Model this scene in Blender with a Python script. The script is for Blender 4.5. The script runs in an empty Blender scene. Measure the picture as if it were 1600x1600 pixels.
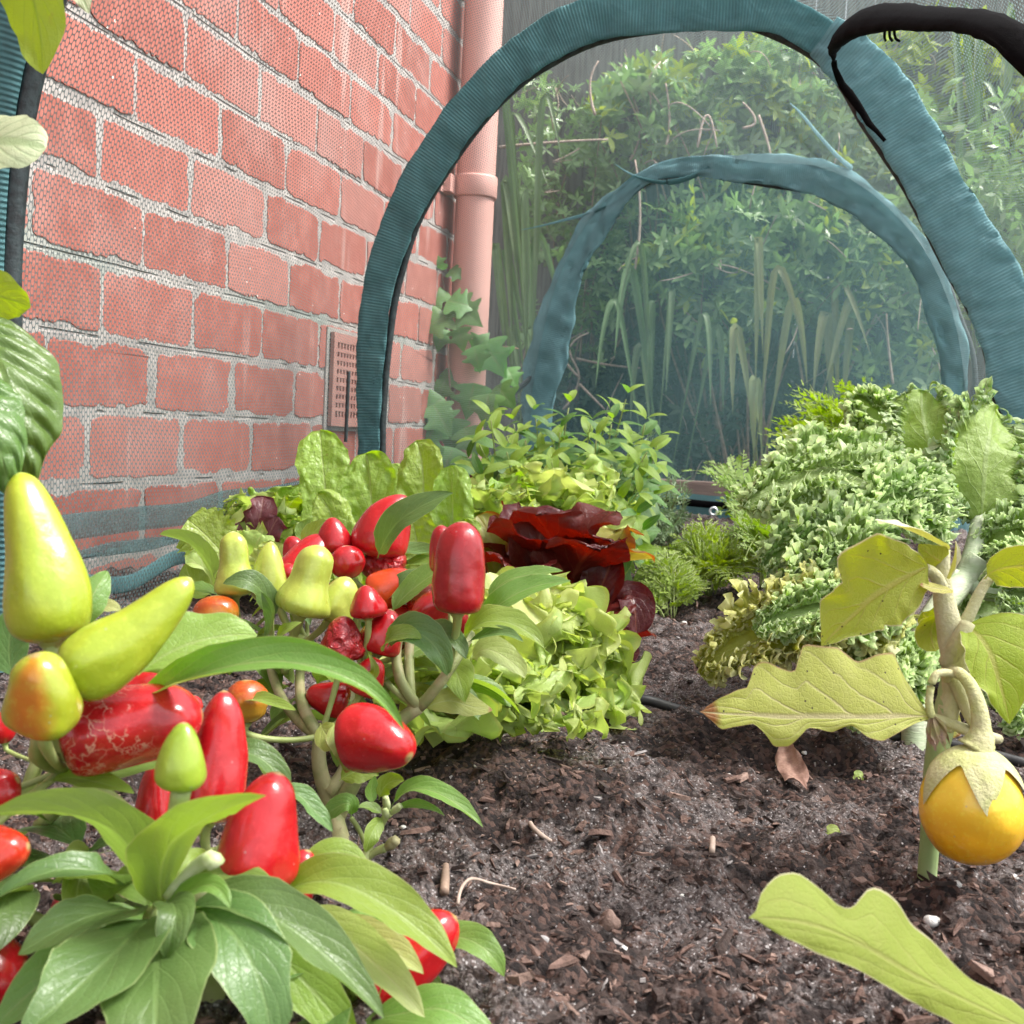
import bpy, math, random
import numpy as np
from mathutils import Matrix, Vector
rnd = random.Random(7)
nr = np.random.RandomState(11)
SCN = bpy.context.scene
COL = SCN.collection
A = np.array
PI = math.pi
# ------------------------------------------------------------------ camera
F_PX = 1850.0          # focal length in photo pixels (photo 1600 wide)
CAM_H = 0.24
YAW, PITCH, ROLL = math.atan(450/1850), math.atan(128/1850), math.radians(2.85)
f0 = A([-math.sin(YAW)*math.cos(PITCH), math.cos(YAW)*math.cos(PITCH), -math.sin(PITCH)])
r0 = A([math.cos(YAW), math.sin(YAW), 0.0])
u0 = np.cross(r0, f0)
Rv = r0*math.cos(ROLL)+u0*math.sin(ROLL)
Uv = u0*math.cos(ROLL)-r0*math.sin(ROLL)
Fv = f0
C0 = A([0, 0, CAM_H])
cam = bpy.data.cameras.new('camera')
cam.sensor_width = 36.0
cam.lens = 36.0*F_PX/1600
cam.clip_start = 0.01
cam.clip_end = 500
co = bpy.data.objects.new('camera', cam)
m = Matrix(((Rv[0], Uv[0], -Fv[0], C0[0]), (Rv[1], Uv[1], -Fv[1], C0[1]), (Rv[2], Uv[2], -Fv[2], C0[2]), (0, 0, 0, 1)))
co.matrix_world = m
COL.objects.link(co)
SCN.camera = co
cam.dof.use_dof = True
cam.dof.focus_distance = 0.95
cam.dof.aperture_fstop = 26

def ray(px, py):
    return Fv+Rv*((px-800)/F_PX)-Uv*((py-800)/F_PX)
SC = 1.156
def P(px, py, d):
    return C0+ray(px, py)*d*SC
def PR(px, py, z):
    return C0+ray(px, py)*z
def G(px, py, h=0.0):
    r = ray(px, py)
    return C0+r*((h-CAM_H)/r[2])
def PX(px, py, X):
    r = ray(px, py)
    return C0+r*(X/r[0])
def PY(px, py, Y):
    r = ray(px, py)
    return C0+r*(Y/r[1])
def cv(v):
    return Rv*v[0]+Uv*v[1]-Fv*v[2]
def norm(v):
    return v/(np.linalg.norm(v, axis=-1, keepdims=True)+1e-12)

# ------------------------------------------------------------------ noise
def _h(i, j, k):
    n = (i*374761393+j*668265263+k*2147483647) & 0xffffffff
    n = ((n ^ (n >> 13))*1274126177) & 0xffffffff
    return ((n ^ (n >> 16)) & 0xffff)/65535.0
def vnoise(p):
    p = np.asarray(p, float)
    i = np.floor(p).astype(np.int64)
    f = p-i
    f = f*f*(3-2*f)
    r = 0
    for a in (0, 1):
        for b in (0, 1):
            for c in (0, 1):
                w = (f[..., 0] if a else 1-f[..., 0])*(f[..., 1] if b else 1-f[..., 1])*(f[..., 2] if c else 1-f[..., 2])
                r = r+w*_h(i[..., 0]+a, i[..., 1]+b, i[..., 2]+c)
    return r*2-1
def fbm(p, o=4, g=.5):
    p = np.asarray(p, float)
    r, a = 0, 1.0
    for k in range(o):
        r = r+a*vnoise(p*(2.03**k)+k*17.3)
        a *= g
    return r

# ------------------------------------------------------------------ objects
ORG = {}
def thing(name, loc, label, cat, group=None):
    o = bpy.data.objects.new(name, None)
    o.empty_display_size = .05
    o.location = [float(x) for x in loc]
    COL.objects.link(o)
    o['label'] = label
    o['category'] = cat
    if group: o['group'] = group
    ORG[o.name] = A([float(x) for x in loc])
    return o
def tag(o, label, cat, group=None, kind=None):
    o['label'] = label
    if cat: o['category'] = cat
    if group: o['group'] = group
    if kind: o['kind'] = kind
    return o
def flatfaces(Fc):
    """list of faces / list of index arrays -> loop vertex indices, loop totals"""
    if isinstance(Fc, np.ndarray): return Fc.ravel(), np.full(len(Fc), Fc.shape[1])
    return (A([i for f in Fc for i in f], dtype=np.int64), A([len(f) for f in Fc], dtype=np.int64))
def mesh(name, V, Fc, mats, parent=None, uv=None, smooth=True, mi=None, org=None):
    V = np.asarray(V, float).reshape(-1, 3)
    if parent is not None:
        o0 = ORG[parent.name]
    elif org is not None:
        o0 = A(org, float)
    else:
        o0 = A([0., 0, 0])
    me = bpy.data.meshes.new(name)
    li, lt = Fc if isinstance(Fc, tuple) else flatfaces(Fc)
    me.vertices.add(len(V)); me.vertices.foreach_set('co', (V-o0).astype(np.float32).ravel())
    me.loops.add(len(li)); me.loops.foreach_set('vertex_index', li.astype(np.int32))
    me.polygons.add(len(lt)); me.polygons.foreach_set('loop_start', np.r_[0, np.cumsum(lt)[:-1]].astype(np.int32))
    if not isinstance(mats, (list, tuple)): mats = [mats]
    for mt in mats: me.materials.append(mt)
    if mi is not None: me.polygons.foreach_set('material_index', A(mi, dtype=np.int32))
    me.polygons.foreach_set('use_smooth', np.full(len(lt), smooth))
    if uv is not None:
        l = me.uv_layers.new(name='UVMap')
        l.data.foreach_set('uv', np.asarray(uv, np.float32)[li].ravel())
    me.update(calc_edges=True)
    o = bpy.data.objects.new(name, me)
    COL.objects.link(o)
    if parent is not None:
        o.parent = parent
    else:
        o.location = o0.tolist()
    ORG[o.name] = o0
    return o
class MB:                      # collects several pieces of ONE part
    def __init__(s): s.V, s.L, s.T, s.U, s.M, s.n = [], [], [], [], [], 0
    def add(s, V, Fc, uv=None, mi=0):
        V = np.asarray(V, float).reshape(-1, 3)
        li, lt = flatfaces(Fc)
        s.V.append(V); s.L.append(li+s.n); s.T.append(lt)
        s.U.append(np.asarray(uv, float) if uv is not None else np.zeros((len(V), 2)))
        s.M.append(np.full(len(lt), mi))
        s.n += len(V)
    def build(s, name, mats, parent=None, smooth=True, org=None):
        c = np.concatenate
        return mesh(name, c(s.V), (c(s.L), c(s.T)), mats, parent, c(s.U), smooth, c(s.M), org)
def grid_faces(n, m_, close=False):
    k = np.arange(n*m_).reshape(n, m_)
    if close: k = np.c_[k, k[:, :1]]
    return np.stack([k[:-1, :-1], k[:-1, 1:], k[1:, 1:], k[1:, :-1]], -1).reshape(-1, 4)
def resample(pts, n, ts=None):
    p = np.asarray(pts, float)
    if len(p) == 2:
        t = np.linspace(0, 1, n) if ts is None else np.asarray(ts)
        return p[0]*(1-t[:, None])+p[1]*t[:, None]
    d = np.r_[0, np.cumsum(np.linalg.norm(np.diff(p, axis=0), axis=1)+1e-9)]
    d /= d[-1]
    tg = np.empty_like(p)
    tg[1:-1] = (p[2:]-p[:-2])/(d[2:]-d[:-2])[:, None]
    tg[0] = 2*(p[1]-p[0])/(d[1]-d[0])-tg[1]
    tg[-1] = 2*(p[-1]-p[-2])/(d[-1]-d[-2])-tg[-2]
    t = np.linspace(0, 1, n) if ts is None else np.asarray(ts)
    k = np.clip(np.searchsorted(d, t, side='right')-1, 0, len(p)-2)
    h = (d[k+1]-d[k])[:, None]
    s = ((t-d[k])/(d[k+1]-d[k]))[:, None]
    return ((2*s**3-3*s**2+1)*p[k]+(s**3-2*s**2+s)*h*tg[k]+(-2*s**3+3*s**2)*p[k+1]+(s**3-s**2)*h*tg[k+1])
def smooth1(xs, ys, t):
    return resample(np.c_[xs, ys, np.zeros(len(xs))], 400)[:, :2]
def tube(pts, rad, nseg=8, n=None, flat=None, flatdir=None, caps=True):
    p = resample(pts, n or max(6, len(pts)*5)) if (n or len(pts) > 2) else np.asarray(pts, float)
    N = len(p)
    r = np.interp(np.linspace(0, 1, N), np.linspace(0, 1, len(np.atleast_1d(rad))), np.atleast_1d(rad)) if np.ndim(rad) else np.full(N, rad)
    T = norm(np.gradient(p, axis=0))
    up = flatdir if flatdir is not None else A([.13, .21, .97])
    S = np.cross(T, up); bad = np.linalg.norm(S, axis=1) < .05
    S[bad] = np.cross(T[bad], A([1., 0, 0.1])); S = norm(S)
    B = np.cross(S, T)
    a = np.linspace(0, 2*PI, nseg, endpoint=False)
    fl = 1 if flat is None else flat
    V = p[:, None]+r[:, None, None]*(np.cos(a)[None, :, None]*S[:, None]+fl*np.sin(a)[None, :, None]*B[:, None])
    L = np.r_[0, np.cumsum(np.linalg.norm(np.diff(p, axis=0), axis=1))]
    uv = np.stack([np.repeat(L[:, None], nseg, 1), np.repeat((a/(2*PI))[None], N, 0)], -1).reshape(-1, 2)
    Fc = grid_faces(N, nseg, True)
    if caps: Fc = Fc.tolist()
    if caps: Fc += [tuple(range(nseg))[::-1], tuple((N-1)*nseg+i for i in range(nseg))]
    return V.reshape(-1, 3), Fc, uv
def box(x0, x1, y0, y1, z0, z1):
    V = [(x, y, z) for x in (x0, x1) for y in (y0, y1) for z in (z0, z1)]
    return A(V), [(0, 1, 3, 2), (4, 6, 7, 5), (0, 4, 5, 1), (2, 3, 7, 6), (0, 2, 6, 4), (1, 5, 7, 3)]

# ------------------------------------------------------------------ node helper
class NT:
    def __init__(s, name):
        s.m = bpy.data.materials.new(name); s.m.use_nodes = True
        s.t = s.m.node_tree; s.t.nodes.clear()
        s.out = s.t.nodes.new('ShaderNodeOutputMaterial')
    def n(s, typ, **kw):
        nd = s.t.nodes.new('ShaderNode'+typ)
        ins = kw.pop('i', {})
        for k, v in kw.items(): setattr(nd, k, v)
        for k, v in ins.items():
            s.put(nd.inputs[k], v)
        return nd
    def put(s, sock, v):
        if isinstance(v, bpy.types.NodeSocket): s.t.links.new(v, sock)
        elif isinstance(v, bpy.types.Node): s.t.links.new(v.outputs[0], sock)
        elif isinstance(v, (tuple, list)) and len(v) == 3 and sock.type == 'RGBA': sock.default_value = (*v, 1)
        else: sock.default_value = v
    def ma(s, op, a, b=0.0, c=None, clamp=False):
        nd = s.n('Math', operation=op, use_clamp=clamp)
        s.put(nd.inputs[0], a); s.put(nd.inputs[1], b)
        if c is not None: s.put(nd.inputs[2], c)
        return nd.outputs[0]
    def ss(s, x, lo, hi):
        nd = s.n('MapRange', interpolation_type='SMOOTHSTEP')
        s.put(nd.inputs[0], x); nd.inputs[1].default_value = lo; nd.inputs[2].default_value = hi
        return nd.outputs[0]
    def mix(s, f, a, b, mode='MIX'):
        nd = s.n('Mix', data_type='RGBA', blend_type=mode)
        s.put(nd.inputs[0], f); s.put(nd.inputs[6], a); s.put(nd.inputs[7], b)
        return nd.outputs[2]
    def noise(s, vec, scale, det=4, rough=.55, dist=0):
        nd = s.n('TexNoise', i={'Scale': scale, 'Detail': det, 'Roughness': rough, 'Distortion': dist})
        if vec is not None: s.put(nd.inputs['Vector'], vec)
        return nd.outputs['Fac']
    def bump(s, h, st, dist=.002, nrm=None):
        nd = s.n('Bump', i={'Strength': st, 'Distance': dist, 'Height': h})
        if nrm is not None: s.put(nd.inputs['Normal'], nrm)
        return nd.outputs[0]
    def obj(s): return s.n('TexCoord').outputs['Object']
    def uv(s): return s.n('TexCoord').outputs['UV']
    def bsdf(s, **kw):
        nd = s.n('BsdfPrincipled')
        for k, v in kw.items(): s.put(nd.inputs[k.replace('_', ' ')], v)
        return nd
    def done(s, sh):
        s.put(s.out.inputs[0], sh); return s.m
# ------------------------------------------------------------------ materials
def leafmat(name, top, under, vein, rough=.42, trans=.4, nv=7, bump=.35, vw=.05, edge=None, ew=.06, var=.25, spots=0, vslope=.45, crumple=0, tip=None, tcol=None, spec=.5, vs=.5, cs=1.0):
    t = NT(name)
    sx = t.n('SeparateXYZ', i={0: t.uv()})
    u, v = sx.outputs[0], sx.outputs[1]
    av = t.ma('ABSOLUTE', t.ma('SUBTRACT', t.ma('MULTIPLY', v, 2.0), 1.0))
    o = t.obj()
    nz = t.noise(o, 55, 3)
    s = t.ma('MULTIPLY_ADD', t.ma('SUBTRACT', u, t.ma('MULTIPLY', av, vslope)), float(nv), t.ma('MULTIPLY', nz, .5))
    fr = t.ma('ABSOLUTE', t.ma('SUBTRACT', t.ma('FRACT', s), .5))          # .5 on the vein
    vd = t.ma('MULTIPLY', t.ss(fr, .5-vw*1.3, .5), t.ma('SUBTRACT', 1.0, t.ma('MULTIPLY', av, .8)))
    mid = t.ma('SUBTRACT', 1.0, t.ss(av, vw*.5, vw*1.6))
    vm = t.ma('MAXIMUM', vd, mid)
    big = t.noise(o, 14, 3)
    rn = t.n('ObjectInfo').outputs['Random']
    k = t.ma('ADD', t.ma('MULTIPLY', t.ma('SUBTRACT', big, .5), var*2), t.ma('MULTIPLY', t.ma('SUBTRACT', rn, .5), var))
    hsv = t.n('HueSaturation', i={'Color': top, 'Value': t.ma('ADD', 1.0, k), 'Hue': t.ma('MULTIPLY_ADD', t.ma('SUBTRACT', rn, .5), .03, .5)})
    bf = t.n('NewGeometry').outputs['Backfacing']
    col = t.mix(bf, hsv, under)
    if tip is not None:
        col = t.mix(t.ss(t.ma('MULTIPLY_ADD', t.ma('SUBTRACT', nz, .5), .12, u), tip[0], tip[0]+.05), col, tip[1])
    col = t.mix(t.ma('MULTIPLY', vm, vs), col, vein)
    if edge is not None:
        en = t.ma('MULTIPLY_ADD', t.ma('SUBTRACT', nz, .5), ew*.8, av)
        col = t.mix(t.ma('MULTIPLY', t.ss(en, 1-ew, 1-ew*.25), .85), col, edge)
    if spots:
        vo = t.n('TexVoronoi', i={'Vector': o, 'Scale': 300.0})
        sp = t.ma('MULTIPLY', t.ma('LESS_THAN', vo.outputs['Distance'], .16), t.ma('GREATER_THAN', t.n('SeparateColor', i={0: vo.outputs['Color']}).outputs[0], 1-spots))
        col = t.mix(sp, col, (.03, .02, .01))
    mot = t.noise(o, 95, 4, .65)
    col = t.mix(t.ma('MULTIPLY', t.ss(mot, .42, .68), .11), col, vein)
    fv = t.n('TexVoronoi', feature='DISTANCE_TO_EDGE', i={'Vector': o, 'Scale': 420.0}).outputs['Distance']
    fl = t.ma('SUBTRACT', 1.0, t.ss(fv, .0, .12))
    col = t.mix(t.ma('MULTIPLY', fl, .08), col, vein)
    blem = t.ss(t.noise(o, 60, 2, .5), .74, .80)
    col = t.mix(t.ma('MULTIPLY', blem, .5), col, (.30, .24, .08))
    h = t.ma('ADD', t.ma('MULTIPLY', vm, -.6), t.ma('MULTIPLY', t.noise(o, 160, 3), .5))
    h = t.ma('SUBTRACT', h, t.ma('MULTIPLY', fl, .2))
    h = t.ma('ADD', h, t.ma('MULTIPLY', t.ss(fr, .15, .5), -.35*vs))
    if crumple:
        h = t.ma('ADD', h, t.ma('MULTIPLY', t.noise(o, crumple, 2), 4.0*cs))
    nb = t.bump(h, bump, .0012)
    p = t.bsdf(Base_Color=col, Roughness=rough, Normal=nb, Specular_IOR_Level=spec)
    tr = t.n('BsdfTranslucent', i={'Color': t.n('HueSaturation', i={'Color': col if tcol is None else tcol, 'Saturation': 1.25, 'Value': 1.35}), 'Normal': nb})
    return t.done(t.n('MixShader', i={0: trans, 1: p, 2: tr}))

def fruitmat(name, c1, c2=None, rough=.2, mode='noise', scars=0, wr=0, lo=.35, hi=.7, tipc=None):
    t = NT(name)
    o = t.obj()
    sx = t.n('SeparateXYZ', i={0: t.uv()})
    u = sx.outputs[0]
    nz = t.noise(o, 30, 3)
    c2 = c2 or tuple(x*.8 for x in c1)
    if mode == 'noise':
        col = t.mix(t.ss(nz, lo, hi), c1, c2)
    elif mode == 'u':
        col = t.mix(t.ss(t.ma('MULTIPLY_ADD', t.ma('SUBTRACT', nz, .5), .5, u), lo, hi), c1, c2)
    else:                              # one side of the fruit has ripened
        col = t.mix(t.ss(t.ma('ADD', t.ma('MULTIPLY', t.ma('SINE', t.ma('MULTIPLY', sx.outputs[1], 2*PI)), .5), t.ma('MULTIPLY', nz, .8)), lo, hi), c1, c2)
    col = t.mix(t.ma('MULTIPLY', t.ss(t.noise(o, 420, 2), .52, .7), .18), col, tuple(min(1, x*1.5+.04) for x in c1))
    col = t.mix(t.ss(u, .975, .995), col, tipc or (.35, .25, .1))
    h = t.ma('ADD', t.ma('ADD', t.noise(o, 45, 2), t.ma('MULTIPLY', t.noise(o, 110, 3), .45)), t.ma('MULTIPLY', t.noise(o, 900, 2), .03))
    rough = t.ma('MULTIPLY_ADD', t.noise(o, 38, 4, .6), .28, rough-.10)
    fk = t.n('TexVoronoi', i={'Vector': o, 'Scale': 240.0})
    fs = t.ma('MULTIPLY', t.ma('LESS_THAN', fk.outputs['Distance'], .13), t.ma('GREATER_THAN', t.n('SeparateColor', i={0: fk.outputs['Color']}).outputs[0], .9))
    col = t.mix(t.ma('MULTIPLY', fs, .6), col, tuple(min(1, x*.5+.16) for x in c1))
    rg = rough
    if scars:
        vo = t.n('TexVoronoi', feature='DISTANCE_TO_EDGE', i={'Vector': t.n('VectorMath', operation='ADD', i={0: o, 1: t.n('VectorMath', operation='SCALE', i={0: t.n('TexNoise', i={'Vector': o, 'Scale': 140.0, 'Detail': 4.0}).outputs['Color'], 3: .022})}), 'Scale': 110.0})
        cr = t.ma('MULTIPLY', t.ma('SUBTRACT', 1.0, t.ss(vo.outputs['Distance'], .0, .05)), t.ss(t.noise(o, 34, 3), .66-.13*scars, .72-.1*scars))
        col = t.mix(t.ma('MULTIPLY', cr, .6), col, (.62, .40, .27))
        h = t.ma('ADD', h, t.ma('MULTIPLY', cr, .25))
        rg = t.ma('MULTIPLY_ADD', cr, .4, rough)
    if wr:
        h = t.ma('ADD', h, t.ma('MULTIPLY', t.noise(o, 120, 2, .5, 1.5), 1.6*wr))
    p = t.bsdf(Base_Color=col, Roughness=rg, Normal=t.bump(h, .35 if not wr else .8, .003), Coat_Weight=.3, Coat_Roughness=.14)
    p.inputs['Subsurface Weight'].default_value = .12
    p.inputs['Subsurface Radius'].default_value = (.008, .003, .0015)
    p.inputs['Subsurface Scale'].default_value = .5
    return t.done(p)

def plain(name, c1, c2, scale=40, rough=.6, bump=.3, bs=None, dist=.002, streak=None, spec=.5, mid=(.35, .65)):
    t = NT(name)
    o = t.obj()
    v = o
    if streak: v = t.n('VectorMath', operation='MULTIPLY', i={0: o, 1: streak})
    nz = t.noise(v, scale, 5)
    col = t.mix(t.ss(nz, *mid), c1, c2)
    h = t.noise(v, bs or scale*3, 5)
    return t.done(t.bsdf(Base_Color=col, Roughness=rough, Normal=t.bump(h, bump, dist), Specular_IOR_Level=spec))

M = {}
M['pl_dark'] = leafmat('pepper leaf dark', (.105, .19, .052), (.2, .30, .10), (.20, .30, .10), rough=.36, trans=.28, nv=6, edge=(.30, .38, .15), ew=.05)
M['pl_mid'] = leafmat('pepper leaf mid', (.165, .285, .055), (.25, .36, .10), (.30, .40, .14), rough=.4, trans=.36, nv=6, edge=(.36, .44, .16), ew=.05)
M['pl_light'] = leafmat('pepper leaf light', (.25, .37, .06), (.30, .42, .10), (.36, .46, .16), rough=.42, trans=.42, nv=6, edge=(.42, .46, .18), ew=.05)
M['pl_pale'] = leafmat('pepper leaf pale', (.40, .46, .16), (.44, .48, .20), (.5, .52, .26), rough=.45, trans=.4, nv=6)
M['pl_yel'] = leafmat('pepper leaf yellowing', (.34, .38, .10), (.38, .40, .14), (.42, .46, .2), rough=.5, trans=.35, nv=5, edge=(.5, .48, .2), tip=(.93, (.3, .16, .06)))
M['eg'] = leafmat('eggplant leaf', (.31, .38, .035), (.35, .40, .06), (.43, .38, .13), rough=.65, trans=.45, nv=5, vw=.06, bump=.6, edge=(.58, .52, .34), ew=.055, spots=.12, vslope=.4, vs=.55)
M['eg_under'] = leafmat('eggplant leaf pale', (.42, .43, .10), (.44, .44, .11), (.50, .45, .24), rough=.7, trans=.38, nv=5, vw=.06, vs=.9, bump=.5, edge=(.36, .22, .12), ew=.04, spots=.12, tip=(.92, (.26, .10, .03)), vslope=.45)
M['eg_dim'] = leafmat('eggplant leaf dull', (.235, .27, .04), (.3, .34, .06), (.33, .31, .11), rough=.75, trans=.35, nv=5, vw=.05, bump=.5, edge=(.58, .52, .36), ew=.04, vslope=.4, vs=.4)
M['eg_white'] = leafmat('eggplant leaf frosted', (.58, .57, .38), (.40, .40, .12), (.5, .45, .25), rough=.7, trans=.3, nv=5)
M['cos'] = leafmat('cos lettuce leaf', (.29, .42, .065), (.31, .43, .08), (.48, .54, .24), rough=.3, trans=.42, nv=8, vw=.03, bump=.8, crumple=80, var=.2, vs=.45)
M['oak'] = leafmat('green oak lettuce leaf', (.39, .50, .14), (.40, .50, .16), (.48, .54, .2), rough=.4, trans=.42, nv=6, bump=.45, crumple=45, edge=(.44, .50, .14), ew=.08, var=.18)
M['oak_pale'] = leafmat('pale lettuce leaf', (.52, .59, .19), (.52, .59, .21), (.56, .6, .28), rough=.4, trans=.42, nv=6, bump=.45, crumple=45, var=.18)
M['red'] = leafmat('red lettuce leaf', (.10, .011, .011), (.14, .02, .016), (.30, .10, .05), rough=.25, trans=.38, nv=7, bump=.6, crumple=60, var=.4, tcol=(.13, .010, .007))
M['redgreen'] = leafmat('red edged lettuce leaf', (.30, .30, .06), (.34, .28, .08), (.4, .32, .12), rough=.35, trans=.4, nv=6, bump=.4, edge=(.28, .06, .03), ew=.35, crumple=50)
M['bronze'] = leafmat('bronze lettuce leaf', (.13, .035, .045), (.2, .07, .07), (.25, .12, .1), rough=.3, trans=.3, nv=6, bump=.5, crumple=50)
M['kale'] = leafmat('kale leaf', (.235, .36, .085), (.26, .38, .10), (.36, .45, .18), rough=.5, trans=.4, nv=7, vw=.05, bump=.5, edge=(.66, .76, .47), ew=.18, crumple=80, var=.25)  # edge band paints backlight whitening and sheen along the margins
M['kale_dk'] = leafmat('kale leaf dark', (.18, .31, .075), (.27, .39, .07), (.36, .45, .18), rough=.5, trans=.35, nv=7, vw=.05, bump=.5, edge=(.50, .60, .36), ew=.2, crumple=80, var=.25)  # same painted margin sheen on the darker blade
M['kale_yel'] = leafmat('kale leaf yellow', (.34, .37, .06), (.38, .38, .08), (.45, .46, .16), rough=.5, trans=.4, nv=6, vw=.05, bump=.5, edge=(.64, .64, .36), ew=.2, crumple=80, var=.25)  # yellow blade, backlit paleness put into the edge colour
M['mint_l'] = leafmat('young mint leaf', (.23, .38, .05), (.26, .40, .09), (.3, .42, .1), rough=.42, trans=.4, nv=6, bump=.6, var=.3)
M['mint'] = leafmat('mint leaf', (.095, .24, .05), (.18, .31, .09), (.22, .34, .09), rough=.42, trans=.4, nv=6, bump=.6, var=.5)
M['fern'] = leafmat('carrot leaf', (.19, .31, .05), (.24, .35, .08), (.3, .4, .12), rough=.5, trans=.4, nv=3, var=.5)
M['fern_y'] = leafmat('carrot leaf young', (.25, .36, .045), (.30, .4, .07), (.34, .44, .12), rough=.5, trans=.45, nv=3, var=.5)
M['needle'] = leafmat('rosemary needle', (.17, .25, .12), (.24, .31, .2), (.25, .33, .2), rough=.55, trans=.25, nv=1, var=.5)
M['crink'] = leafmat('crinkled leaf', (.105, .185, .04), (.22, .31, .1), (.2, .3, .09), rough=.3, trans=.25, nv=9, vw=.05, bump=.3, var=.15)
M['varieg'] = leafmat('variegated leaf', (.60, .66, .42), (.55, .62, .38), (.18, .30, .10), rough=.45, trans=.3, nv=6, vw=.16, bump=.3)
M['backlit'] = leafmat('thin young leaf', (.30, .40, .04), (.33, .43, .05), (.2, .3, .04), rough=.45, trans=.5, nv=6)
M['bush'] = leafmat('bush leaf', (.20, .30, .12), (.2, .28, .12), (.24, .32, .14), rough=.28, trans=.35, nv=2, var=.6, spec=.7)
M['bush_y'] = leafmat('bush leaf young', (.30, .36, .07), (.32, .38, .09), (.32, .4, .12), rough=.45, trans=.4, nv=2, var=.5)
M['low'] = leafmat('shaded low leaf', (.05, .085, .045), (.07, .11, .06), (.09, .13, .07), rough=.4, trans=.2, nv=2, var=.6)  # leaf colour darkened to paint the shade in the low gap
M['strap'] = leafmat('strap leaf', (.11, .18, .07), (.2, .28, .12), (.22, .3, .14), rough=.4, trans=.3, nv=1, var=.4)
M['strap_r'] = leafmat('strap leaf red base', (.24, .27, .10), (.26, .3, .12), (.35, .3, .15), rough=.4, trans=.3, nv=1, var=.4)
M['ivy'] = leafmat('ivy leaf', (.13, .28, .085), (.15, .24, .1), (.2, .28, .12), rough=.38, trans=.25, nv=3, vw=.06, var=.3)
M['dead'] = plain('dead leaf', (.36, .22, .17), (.22, .12, .09), 90, .8, .5)
RED = (.47, .008, .012)
M['p_red'] = fruitmat('red pepper skin', RED, (.37, .006, .010))
M['p_redscar'] = fruitmat('scarred red pepper skin', RED, (.33, .006, .010), scars=1)
M['p_dkred'] = fruitmat('deep red pepper skin', (.33, .006, .010), (.24, .005, .008))
M['p_wr'] = fruitmat('wrinkled red pepper skin', (.36, .008, .012), (.26, .006, .01), wr=1, rough=.28)
M['p_or'] = fruitmat('orange pepper skin', (.56, .06, .008), (.46, .025, .010), mode='u', lo=.2, hi=.9)
M['p_gr'] = fruitmat('green pepper skin', (.345, .405, .026), (.27, .35, .02), rough=.25, tipc=(.45, .48, .12))
M['p_lime'] = fruitmat('lime pepper skin', (.44, .50, .09), (.36, .44, .06), rough=.25, tipc=(.5, .52, .2))
M['p_tri'] = fruitmat('part ripe pepper skin', (.29, .33, .018), (.50, .12, .01), rough=.22, mode='side', lo=.68, hi=1.02)
M['p_yo'] = fruitmat('turning pepper skin', (.42, .22, .02), (.45, .07, .01), rough=.22, mode='u', lo=.3, hi=.8)
M['p_small'] = fruitmat('small green pepper skin', (.27, .37, .03), (.2, .3, .02), rough=.25, mode='u', lo=.4, hi=1.0, tipc=(.5, .25, .15))
M['eggfruit'] = fruitmat('yellow eggplant skin', (.92, .60, .05), (.84, .40, .010), rough=.2, mode='u', lo=.35, hi=.85)
M['stem'] = plain('green stem', (.24, .31, .08), (.32, .36, .14), 60, .5, .25)
M['stem_dk'] = plain('woody green stem', (.20, .23, .08), (.34, .31, .16), 50, .6, .5, mid=(.4, .6))
M['stalk'] = plain('pepper stalk', (.34, .40, .15), (.28, .35, .10), 80, .5, .2)
M['egstem'] = plain('felted eggplant stem', (.44, .42, .23), (.50, .47, .30), 120, .85, .5, 600)
M['calyx'] = plain('eggplant calyx', (.46, .47, .19), (.52, .49, .27), 90, .85, .6, 500)
M['kstem'] = plain('kale stalk', (.26, .36, .14), (.33, .42, .2), 40, .45, .2)
M['kstalk'] = plain('kale main stalk', (.36, .43, .26), (.44, .47, .33), 50, .6, .4, streak=(1, 1, 4))
M['flower'] = plain('withered flower', (.45, .30, .24), (.40, .36, .16), 120, .8, .4)
M['bud'] = plain('pepper bud', (.55, .6, .36), (.36, .44, .16), 90, .5, .2)
M['twig'] = plain('twig', (.33, .23, .17), (.22, .15, .11), 60, .8, .5)
M['twig_pale'] = plain('pale twig', (.46, .36, .30), (.34, .25, .2), 60, .8, .5)
M['pipe'] = plain('pink painted pipe', (.62, .36, .31), (.58, .325, .275), 5, .5, .15, 60, mid=(.3, .7), streak=(3, 3, .6))
M['terra'] = plain('terracotta vent', (.42, .22, .18), (.36, .17, .14), 30, .8, .4)
M['dark'] = plain('painted slot shade', (.03, .02, .018), (.05, .03, .028), 30, .9, .2)  # dark colour painted for the unlit depth of the vent
M['black'] = plain('black webbing', (.003, .0027, .003), (.005, .0045, .005), 200, .9, .3, 900, spec=.05)
M['pole'] = plain('dark hoop pole', (.012, .016, .018), (.03, .045, .048), 120, .5, .3, streak=(1, 1, 1))
M['hose'] = plain('black drip hose', (.012, .011, .012), (.03, .027, .026), 60, .5, .2)
M['board'] = plain('weathered edging board', (.33, .235, .20), (.23, .16, .135), 12, .85, .5, 60, streak=(1, 12, 12))
M['paling'] = plain('weathered fence paling', (.20, .19, .175), (.12, .11, .10), 9, .9, .6, 50, streak=(9, 9, .7))
M['bark'] = plain('bush bark', (.08, .07, .06), (.045, .04, .035), 20, .9, .8, 60, streak=(2, 2, .5))
M['metal'] = NT('eyelet metal'); M['metal'] = M['metal'].done(M['metal'].bsdf(Base_Color=(.8, .8, .78), Roughness=.35, Metallic=.9))
M['perlite'] = plain('white perlite', (.75, .73, .7), (.6, .58, .55), 300, .9, .6)
M['pebble'] = plain('grey pebble', (.38, .36, .35), (.3, .28, .28), 200, .6, .3)
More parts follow.
